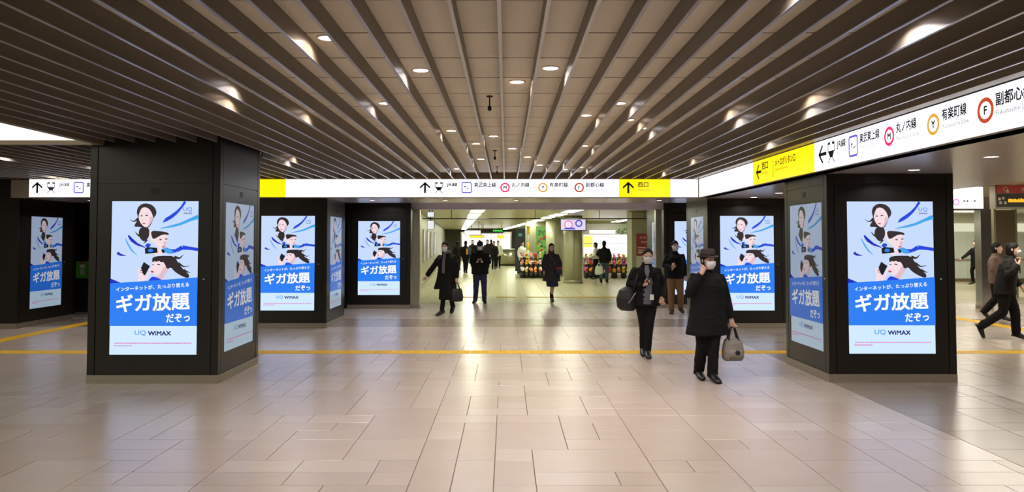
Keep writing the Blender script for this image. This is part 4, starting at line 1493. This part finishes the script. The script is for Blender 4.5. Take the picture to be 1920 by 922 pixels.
    # ---- hat
    if hat:
        mh = hat[1]
        if hat[0] == 'brim':
            mb = MB()
            prof = [(.084, .045), (.135, .035), (.142, .042), (.135, .048), (.095, .062), (.092, .10), (.086, .14), (.07, .155), (.03, .15), (.005, .148)]
            P = []
            for r, z in prof:
                for i in range(28):
                    a = 2 * PI * i / 28
                    P.append(hp(r * .92 * math.cos(a), .005 + r * 1.12 * math.sin(a), z + (.018 * abs(math.cos(a)) if .1 < r and z < .06 else 0)))
            k = len(prof)
            mb.add(P, [(j * 28 + i, j * 28 + (i + 1) % 28, (j + 1) * 28 + (i + 1) % 28, (j + 1) * 28 + i) for j in range(k - 1) for i in range(28)] + [tuple(range((k - 1) * 28, k * 28))], 0, True)
            h_ = mb.build('hat', mh, t)
            mb = MB()
            P = []
            for r, z in ((.0965, .06), (.0955, .085)):
                for i in range(28):
                    a = 2 * PI * i / 28
                    P.append(hp(r * .92 * math.cos(a), .005 + r * 1.12 * math.sin(a), z))
            mb.add(P, [(i, (i + 1) % 28, (i + 1) % 28 + 28, i + 28) for i in range(28)], 0, True)
            mb.build('hat_band', m_dark, h_)
        else:
            mb = MB()
            P = []
            prof = [(.088, .02), (.094, .05), (.09, .09), (.07, .125), (.035, .14), (.005, .143)]
            for r, z in prof:
                for i in range(24):
                    a = 2 * PI * i / 24
                    P.append(hp(r * .94 * math.cos(a), .008 + r * 1.15 * math.sin(a), z))
            k = len(prof)
            mb.add(P, [(j * 24 + i, j * 24 + (i + 1) % 24, (j + 1) * 24 + (i + 1) % 24, (j + 1) * 24 + i) for j in range(k - 1) for i in range(24)], 0, True)
            P = [hp(-.075, -.07, .03), hp(.075, -.07, .03), hp(.06, -.16, .01), hp(-.06, -.16, .01), hp(-.075, -.07, .04), hp(.075, -.07, .04), hp(.06, -.16, .018), hp(-.06, -.16, .018)]
            mb.add(P, [(0, 3, 2, 1), (4, 5, 6, 7), (0, 1, 5, 4), (1, 2, 6, 5), (2, 3, 7, 6), (3, 0, 4, 7)])
            mb.build('cap', mh, t)
    # ---- trousers
    if legs:
        mb = MB()
        lm, lw = legs
        mb.rings([(pv.x, pv.y, pv.z - .16, .12, .10), (pv.x, pv.y, pv.z - .06, .165, .12), (pv.x, pv.y, pv.z + .06, .155, .112), (pv.x, pv.y, pv.z + .12, .14, .10)], 16)
        for q in 'ab':
            f_ = V['f' + q] - (V['k' + q] - V['f' + q]).normalized() * .035
            mb.tube([V['h' + q], V['h' + q] * .55 + V['k' + q] * .45, V['k' + q], V['k' + q] * .5 + f_ * .5, f_], [.10 * lw, .092 * lw, .072 * lw, (.066 * lw), max(.06 * lw, .056)], 12, cap=False)
        me = remeshed(mb, voxel * 1.1, 3)
        wrinkle(me, .009, seed)
        link('trousers', me, lm, t)
    # ---- shoes
    for q in 'ab':
        a, b = V['f' + q], V['t' + q]
        d = (b - a)
        d = d.normalized()
        mb = MB()
        up = Vector((0, 0, 1))
        sd = d.cross(up).normalized()
        up2 = sd.cross(d).normalized()
        base = a * 1.0
        P = []
        secs = [(-.07, .034, .04, -.03), (-.055, .048, .065, -.014), (.0, .052, .075, -.01), (.05, .052, .062, -.012), (.11, .056, .046, -.008), (.175, .05, .034, -.004), (.215, .03, .022, -.002)]
        L_ = (b - a).length
        for (l, wd, ht, zo) in secs:
            c = a + d * (l * L_ / .17) * .98 + up2 * zo
            for i in range(12):
                g_ = 2 * PI * i / 12
                P.append(c + sd * wd * math.cos(g_) + up2 * max(-.032, ht * math.sin(g_)))
        mb.add(P, [(j * 12 + i, j * 12 + (i + 1) % 12, (j + 1) * 12 + (i + 1) % 12, (j + 1) * 12 + i) for j in range(6) for i in range(12)] + [tuple(range(11, -1, -1)), tuple(range(72, 84))], 0, True)
        mb.build('shoe', shoes or m_shoe, t)
    # ---- skirt under the coat
    if skirt:
        smt, shz, srx, sry = skirt
        mb = MB()
        hm = (V['ka'] + V['kb']) / 2
        mb.rings([(hm.x, hm.y, shz, srx, sry), ((hm.x + pv.x) / 2, (hm.y + pv.y) / 2, (shz + pv.z) / 2, srx * .95, sry * .95), (pv.x, pv.y, pv.z, .165, .12), (pv.x, pv.y, pv.z + .12, .14, .1)], 20)
        me = remeshed(mb, voxel, 2)
        wrinkle(me, .006, seed)
        link('skirt', me, smt, t)
    # ---- coat
    if coat:
        cm, hz, hx, hy = coat[:4]
        bulk = coat[4] if len(coat) > 4 else 1.0
        hemo = coat[5] if len(coat) > 5 else (0, 0)
        mb = MB()
        bs = 1 + (bulk - 1) * .35
        zt_ = lambda k: hz + (pv.z + .06 - hz) * k
        R_ = [(pv.x + hemo[0], pv.y + hemo[1], hz, hx, hy, 2.4), (pv.x + hemo[0] * .5, pv.y + hemo[1] * .5, zt_(.5), (hx + .185 * bulk) / 2, (hy + .14 * bulk) / 2, 2.3)] if hz < pv.z - .02 else [(pv.x, pv.y, hz, hx, hy, 2.3)]
        R_ += [(mid.x, mid.y, max(mid.z - .02, hz + .05), .185 * bulk, .138 * bulk, 2.3), (ch.x, ch.y, ch.z - .02, .195 * bulk, .145 * bulk, 2.3), (ch.x, ch.y, ch.z + .06, .19 * bs, .135 * bs, 2.2), (nk.x, nk.y + .01, nk.z - .075, .158 * bs, .108, 2.1), (nk.x, nk.y + .008, nk.z - .035, .105, .088), (nk.x, nk.y, nk.z - .005, .078, .078), (nk.x, nk.y, nk.z + .03, .072, .076)]
        mb.rings(R_, 24)
        for q in 'ab':
            S_, E_, W_ = V['s' + q], V['e' + q], V['w' + q]
            mb.tube([S_ + (ch - S_) * .25, S_, S_ * .5 + E_ * .5, E_, E_ * .45 + W_ * .55, W_ + (E_ - W_).normalized() * .005], [.07, .068 * bs, .068 * bs, .064 * bs, .058 * bs, .05 * bs], 12, cap=False)
        me = remeshed(mb, voxel, 3)
        wrinkle(me, .010, seed + 3)
        link('coat', me, cm, t)
        if near and shirt:   # lapels
            mb = MB()
            yf = lambda z: -(.138 * bulk + .013) + mid.y
            for sx in (-1, 1):
                mb.tube([(nk.x + sx * .05, nk.y - .085, nk.z + .0), (ch.x + sx * .07, ch.y - .135 * bulk - .008, ch.z + .05), (ch.x + sx * .02, ch.y - .145 * bulk - .008, ch.z - .1)], [(.010, .03), (.010, .04), (.006, .012)], 8)
            mb.build('lapels', cm, t)['kind'] = 'stuff'
    if shirt:
        mb = MB()
        P = []
        for z, hw in ((pv.z + shirt[1], .075), (mid.z, .07), (ch.z - .02, .065), (ch.z + .08, .06), (nk.z - .01, .035)):
            k = (z - pv.z) / (nk.z - pv.z)
            cx_, cy_ = pv.x + (nk.x - pv.x) * k, pv.y + (nk.y - pv.y) * k
            dep = .152 if z < ch.z + .05 else (.145 if z < ch.z + .1 else .09)
            for u in (-1, -.5, 0, .5, 1):
                P.append((cx_ + u * hw, cy_ - dep - .012 + .012 * u * u, z))
        q0 = [(j * 5 + i, j * 5 + i + 1, (j + 1) * 5 + i + 1, (j + 1) * 5 + i) for j in range(4) for i in range(4)]
        P2 = [(p[0], p[1] + .05, p[2]) for p in P]
        mb.add(P + P2, q0 + [tuple(25 + i for i in f[::-1]) for f in q0] + [(j * 5, (j + 1) * 5, (j + 1) * 5 + 25, j * 5 + 25) for j in range(4)] + [(j * 5 + 4, j * 5 + 29, (j + 1) * 5 + 29, (j + 1) * 5 + 4) for j in range(4)] + [(0, 25, 26, 1), (1, 26, 27, 2), (2, 27, 28, 3), (3, 28, 29, 4)], 0, True)
        mb.build('shirt_front', shirt[0], t)
    if scarf:
        mb = MB()
        mb.lathe([(.07, -.02), (.095, 0), (.095, .04), (.075, .06)], 20, (nk.x, nk.y - .005, nk.z))
        mb.tube([(nk.x - .02, nk.y - .09, nk.z), (ch.x - .02, ch.y - .17, ch.z), (mid.x - .03, mid.y - .175, mid.z - .12)], [(.012, .035), (.012, .04), (.01, .04)], 8)
        me = remeshed(mb, .011, 2)
        link('scarf', me, scarf, t)
    return t, s


def world_of(loc, rotz, s, p):
    c, q = math.cos(rotz), math.sin(rotz)
    return Vector((loc[0] + s * (p[0] * c - p[1] * q), loc[1] + s * (p[0] * q + p[1] * c), s * p[2]))


def handbag(label, top, wdt, hgt, dep, mat, rotz=0, handle=.2, strap_mat=None, name='handbag', pocket=True, sag=.25):
    """bag hanging from the point `top` (where the hand closes on the handle)"""
    t = thing(name, label, 'bag', top, rotz)
    mb = MB()
    z0 = -handle - hgt
    rg = [(0, 0, z0, wdt * .40, dep * .42, 3.2), (0, 0, z0 + .03, wdt * .48, dep * .5, 3.2), (0, 0, z0 + hgt * .4, wdt * .5, dep * .5, 3), (0, 0, z0 + hgt * .8, wdt * .45, dep * .36, 2.6), (0, 0, z0 + hgt, wdt * .38, dep * .16, 2.4)]
    mb.rings(rg, 24)
    me = remeshed(mb, .012, 2)
    wrinkle(me, .004, 2)
    b = link('bag_body', me, mat, t)
    sm_ = strap_mat or mat
    for sy in (-1, 1):
        MB().tube([(-wdt * .26, sy * dep * .22, -handle - hgt * .3), (-wdt * .22, sy * dep * .15, -handle), (-wdt * .1, sy * .012, -.03), (0, sy * .004, 0), (wdt * .1, sy * .012, -.03), (wdt * .22, sy * dep * .15, -handle), (wdt * .26, sy * dep * .22, -handle - hgt * .3)], (.010), 8).build('handle', sm_, t)
    if pocket:
        MB().rings([(0, -dep * .46, z0 + hgt * .1, wdt * .3, .015, 3), (0, -dep * .5, z0 + hgt * .3, wdt * .32, .022, 3), (0, -dep * .44, z0 + hgt * .5, wdt * .3, .012, 3)], 16).build('front_pocket', mat, t)
        MB().lathe([(.03, -.006), (.03, .006)], 14, (0, 0, 0)).build('badge', m_dark, t).matrix_local = Matrix.Translation((wdt * .06, -dep * .5 - .02, z0 + hgt * .4)) @ Matrix.Rotation(PI / 2, 4, 'X')
    return t


def phone(label, p, rot=(-.9, 0, 0)):
    t = thing('mobile_phone', label, 'phone', p)
    t.rotation_euler = rot
    MB().box(-.036, .036, -.004, .004, -.07, .07).build('case', m_dark, t)
    MB().box(-.033, .033, .0041, .005, -.066, .066).build('screen', E('phone_glow', (180, 200, 220), .5), t)


c_black = m_blackcloth
c_coal = M('cloth_charcoal', (25, 24, 24), .85, 0, .15, 14, .3, 150, .25)
c_navy = M('jeans_navy', (30, 36, 66), .8, 0, .15, 20, .3, 140)
c_khaki = M('trousers_khaki', (128, 96, 62), .8, 0, .1, 14, .25, 150)
c_grey = M('cape_grey', (54, 52, 53), .9, 0, .18, 12, .3, 120, .25)
c_shirt = M('shirt_check', (108, 110, 122), .8, 0, .35, 70)
c_whitesh = M('shirt_white', (215, 215, 205), .7)
c_hat = M('hat_brown', (58, 44, 42), .8, 0, .15, 20, .2, 120)
c_jeans = M('jeans_blue', (62, 76, 96), .8, 0, .15, 20)
c_scarf = M('scarf_grey', (96, 90, 94), .9, 0, .2, 30)
m_bag = M('bag_black', (17, 16, 17), .55, 0, .1, 10, .2, 90)
m_bagg = M('bag_grey', (128, 122, 112), .6, 0, .2, 12, .25, 90)

# 1  hat wearer with the grey bag
p = floor_pt(1328, 713)
po = dict(ea=(-.29, -.10, 1.13), wa=(-.13, -.155, 1.40), da=(.35, .1, .75), ca=.75, tha=(.6, .6, -.1), eb=(.25, .03, 1.10), wb=(.30, -.05, .80), db=(.05, -.05, -1), cb=1.05, thb=(-.1, -1, 0),
          head=(-.005, -.045, 1.565), ka=(-.085, -.02, .48), fa=(-.075, .16, .09), ta=(-.085, -.01, .035), kb=(.05, -.08, .49), fb=(.035, -.06, .085), tb=(.05, -.23, .03))
R1 = math.radians(4)
t, s = person('person in a long black coat and brown brimmed hat, hand raised to the face', p, R1, 1.60, po, (c_black, .60, .285, .20, 1.18), (c_black, 1.12), hat=('brim', c_hat), voxel=.011, head_turn=math.radians(22), mask=True)
hp_ = world_of(p, R1, s, (.305, -.07, .715))
handbag('soft grey handbag with black handles held by the hat wearer', hp_, .27, .27, .17, m_bagg, math.radians(8), .15, m_bag)

# 2  person with the shoulder bag looking at a phone
p = floor_pt(1213, 669)
po = dict(ea=(-.27, .03, 1.13), wa=(-.05, -.20, 1.13), da=(.75, -.3, .35), ca=.8, tha=(0, -.2, 1), eb=(.25, .05, 1.12), wb=(.22, -.10, .93), head=(.02, -.05, 1.565), ka=(-.05, .0, .49), fa=(-.045, .18, .10), ta=(-.05, .02, .035), kb=(.03, -.07, .49), fb=(.0, -.04, .085), tb=(.01, -.20, .03), cb=.7)
R2 = math.radians(-6)
t, s = person('person in an open black jacket and grey shirt looking down at a phone', p, R2, 1.61, po, (c_black, .80, .22, .16, 1.12), (c_black, .95), voxel=.011, shirt=(c_shirt, -.10))
MB().box(.035, .095, -.19, -.185, .90, .985).build('name_badge', m_white, t)
phone('mobile phone held at the chest by the person in the grey shirt', world_of(p, R2, s, (.03, -.255, 1.19)))
bp_ = world_of(p, R2, s, (-.20, .02, 1.41))
tb_ = thing('shoulder_bag', 'large black shoulder bag slung at the hip of the phone user', 'bag', world_of(p, R2, s, (-.29, .02, .72)), math.radians(-12))
mb = MB()
mb.rings([(0, 0, 0, .10, .12, 2.6), (-.01, 0, .05, .15, .15, 2.6), (-.015, 0, .18, .155, .16, 2.6), (0, 0, .30, .125, .13, 2.5), (.03, 0, .35, .07, .08, 2.4)], 24)
me = remeshed(mb, .012, 2)
wrinkle(me, .005, 5)
link('bag_body', me, m_bag, tb_)
MB().tube([(.08, -.1, .28), (.12, -.15, .42), (.16, -.11, .54), (.17, 0, .60), (.16, .1, .54), (.1, .1, .3)], (.014), 8).build('strap', m_bag, tb_)
MB().tube([(.02, -.15, .12), (.08, -.165, .2), (.12, -.14, .27)], .008, 6).build('buckle_strap', m_kick, tb_)

# 3  person in khaki trousers
p = floor_pt(1266, 588)
po = dict(ea=(-.24, .02, 1.12), wa=(-.10, -.20, 1.06), da=(.2, -.2, .9), ca=.5, tha=(1, 0, 0), ka=(-.1, -.05, .49), fa=(-.09, .0, .085), ta=(-.12, -.15, .03), kb=(.10, -.12, .50), fb=(.14, .06, .12), tb=(.15, -.1, .06))
person('masked person in a black jacket and khaki trousers before the far right pillar', p, 0, 1.70, po, (c_black, .82, .20, .15, 1.08), (c_khaki, 1.12), voxel=.014, shoes=M('shoe_brown', (44, 30, 24), .5))

# 4  person with flying coat on the left
p = floor_pt(838, 590)
po = dict(ea=(-.30, -.06, 1.14), wa=(-.46, -.12, .90), eb=(.23, .03, 1.11), wb=(.24, -.02, .85), db=(.02, 0, -1), cb=1.0, pelvis=(-.0, 0, .93), chest=(.0, -.02, 1.26), neck=(0, -.015, 1.44), head=(-.03, -.05, 1.58),
          ka=(-.05, -.10, .50), fa=(-.08, -.12, .085), ta=(-.14, -.26, .03), kb=(.08, -.02, .47), fb=(.08, .20, .18), tb=(.08, .10, .06))
t, s = person('person in a long dark coat and grey scarf striding on the left', p, math.radians(-14), 1.68, po, (c_black, .60, .27, .22, 1.12, (-.06, .05)), (c_black, .85), hair='long', voxel=.014, scarf=c_scarf, mask=True, skirt=(c_black, .36, .19, .17))
handbag('black tote bag carried by the striding person on the left', world_of(p, math.radians(-14), s, (.245, -.03, .75)), .30, .30, .14, m_bag, math.radians(20), .13, pocket=False)

# 5  person in a cap with a phone
p = floor_pt(900, 568)
po = dict(ea=(-.25, -.02, 1.13), wa=(-.07, -.22, 1.14), da=(.8, -.2, .3), ca=.8, tha=(0, 0, 1), eb=(.25, -.02, 1.13), wb=(.07, -.22, 1.14), db=(-.8, -.2, .3), cb=.8, thb=(0, 0, 1), ka=(-.11, -.02, .49), fa=(-.13, .02, .085), ta=(-.17, -.14, .03), kb=(.11, -.02, .49), fb=(.12, .02, .085), tb=(.15, -.14, .03), head=(0, -.06, 1.57))
t, s = person('person in a navy cap and black jacket holding a phone in both hands', p, 0, 1.68, po, (c_black, .80, .24, .17, 1.28), (c_navy, 1.1), voxel=.015, hat=('cap', M('cap_navy', (28, 28, 48), .8)))
phone('mobile phone held in both hands by the person in the cap', world_of(p, 0, s, (0, -.28, 1.19)))

# 6  person in the grey cape
p = floor_pt(1034, 565)
po = dict(ea=(-.23, 0, 1.12), wa=(-.22, -.06, .90), eb=(.25, -.04, 1.12), wb=(.22, -.14, .93), ka=(.0, -.06, .48), fa=(.0, -.05, .085), ta=(.0, -.2, .03), kb=(.06, .02, .48), fb=(.05, .28, .22), tb=(.05, .24, .06))
t, s = person('person in a loose grey cape coat walking before the round column', p, math.radians(6), 1.62, po, (c_grey, .60, .27, .20, 1.2), (c_black, .7), hair='long', voxel=.015, mask=False, skirt=(c_navy, .44, .18, .16))
tb_ = thing('crossbody_bag', 'small dark blue and red bag at the hip of the cape wearer', 'bag', world_of(p, 0, s, (.20, -.2, .80)), 0)
MB().rings([(0, 0, 0, .09, .04, 3.5), (0, 0, .1, .10, .045, 3.5), (0, 0, .14, .09, .03, 3)], 16).build('bag_body', M('bag_navy', (24, 28, 58), .5), tb_)
MB().rings([(0, -.008, .13, .085, .035, 3.5), (0, -.008, .2, .075, .03, 3.5)], 16).build('flap', M('bag_red', (130, 40, 54), .5), tb_)
MB().tube([(-.05, .0, .2), (-.12, .05, .34), (-.22, .03, .52), (-.28, .1, .62)], .008, 6).build('strap', M('bag_strap_red', (120, 60, 62), .6), tb_)

# 7  person by the shop with a white carrier bag
walk = dict(ka=(-.08, -.14, .50), fa=(-.08, -.10, .085), ta=(-.08, -.26, .03), kb=(.08, .02, .47), fb=(.08, .26, .16), tb=(.08, .17, .04))
p = floor_pt(1133, 530)
po = dict(walk)
po.update(ea=(-.26, .04, 1.12), wa=(-.22, -.06, .9), eb=(.27, .05, 1.14), wb=(.20, -.16, 1.08))
t, s = person('person in black jacket and jeans seen from behind before the flower shop', p, math.radians(160), 1.68, po, (c_black, .82, .21, .16, 1.15), (c_jeans, 1.1), voxel=.019, near=False, mask=False)
q = world_of(p, math.radians(160), s, (.27, .0, .62))
handbag('white plastic carrier bag held by the person before the flower shop', Vector((at_depth(1123, 510, p.y).x, p.y - .05, .80)), .34, .36, .2, M('plastic_white', (215, 220, 200), .4), 0, .12, name='carrier_bag', pocket=False)
# 8, 9 florists
p = Vector((at_depth(1116, 500, 33.0).x, 32.75, 0))
t, s = person('florist in a pale top and black apron at the shop front', p, math.radians(-110), 1.60, dict(wa=(-.15, -.3, 1.0), wb=(.15, -.3, 1.0)), (c_whitesh, .95, .18, .14, 1.0), (c_black, 1.1), voxel=.02, near=False, mask=False)
p = Vector((at_depth(979, 500, 36).x, 35.9, 0))
person('florist in a white shirt standing behind the flower stall', p, math.radians(40), 1.66, {}, (c_whitesh, .92, .18, .14, 1.05), (c_black, 1.0), voxel=.02, near=False, mask=False)
# 10  the crowd far down the hall
crowd = [(858, 506, 170, c_coal, c_black, 'person in a grey coat walking away just behind the striding person'),
         (873, 512, 175, c_black, c_black, 'person in black with an orange striped bag walking away at left of the crowd'),
         (886, 500, 10, c_black, c_black, 'person in black half hidden behind the cap wearer'),
         (914, 503, -8, c_coal, c_black, 'person in dark clothes right behind the cap wearer'),
         (926, 505, 5, c_black, c_black, 'person with dark coat and pale bag at the right of the crowd'),
         (934, 503, 0, c_whitesh, c_black, 'person in a pale top at the far right of the crowd'),
         (899, 494, 0, c_coal, c_navy, 'farthest person of the crowd, seen above the cap'),
         (921, 492, 180, c_black, c_navy, 'farthest person in black beside the lit shopfront')]
for i, (px, py, rz, cc, lc, lab) in enumerate(crowd):
    po = dict(walk)
    if i % 2:
        for k in ('k', 'f', 't'):
            a, b = po[k + 'a'], po[k + 'b']
            po[k + 'a'], po[k + 'b'] = (-b[0], b[1], b[2]), (-a[0], a[1], a[2])
    t, s = person(lab, floor_pt(px, py), math.radians(rz), 1.64 + .03 * (i % 4), po, (cc, .78, .22, .17, 1.15), (lc, 1.05), voxel=.024, near=False, mask=False)
p = floor_pt(873, 512)
t = thing('striped_bag', 'dark bag with an orange stripe worn by the leftmost of the crowd', 'bag', (p.x + .16, p.y - .22, .95), .1)
MB().rings([(0, 0, 0, .12, .07, 3), (0, 0, .3, .14, .08, 3), (0, 0, .38, .1, .05, 3)], 14).build('bag_body', M('bag_teal', (44, 62, 66), .6), t)
MB().box(-.12, -.05, -.09, -.08, .02, .3).build('orange_stripe', M('stripe_orange', (235, 160, 30), .5), t)
# 11  walkers on the right
p = floor_pt(1886, 636)
po = dict(chest=(.02, -.06, 1.25), neck=(.03, -.08, 1.42), head=(.03, -.13, 1.555), sa=(-.15, -.05, 1.335), sb=(.18, -.07, 1.335), ea=(-.25, .0, 1.12), wa=(-.13, -.20, 1.30), da=(.4, -.3, .8), ca=.7, tha=(.5, .5, 0), eb=(.25, -.1, 1.12), wb=(.23, -.24, .92),
          ka=(-.08, .03, .48), fa=(-.10, .38, .20), ta=(-.10, .33, .05), kb=(.09, -.14, .50), fb=(.10, -.16, .085), tb=(.1, -.32, .03))
t, s = person('person in a black suit and white shirt hurrying by at the right edge', p, math.radians(58), 1.70, po, (c_coal, .78, .21, .17, 1.12), (c_black, 1.12), voxel=.012, shirt=(c_whitesh, .12))
p = floor_pt(1870, 600)
po = dict(walk)
person('person in a brown top and black trousers behind the hurrying suit wearer', p, math.radians(50), 1.66, po, (M('top_brown', (92, 72, 62), .85), .80, .2, .15, 1.08), (c_black, 1.25), voxel=.014, near=False, mask=False)
p = floor_pt(1832, 533)
po = dict(walk)
po.update(ea=(-.28, -.16, 1.14), wa=(-.34, -.38, .98), eb=(.2, .2, 1.13), wb=(.2, .3, .95))
person('distant person in a dark coat and hood striding along the pale wall', p, math.radians(-75), 1.70, po, (c_coal, .66, .2, .18, 1.1), (c_black, 1.0), voxel=.02, near=False, mask=False)

bpy.data.scenes.remove(TMP)
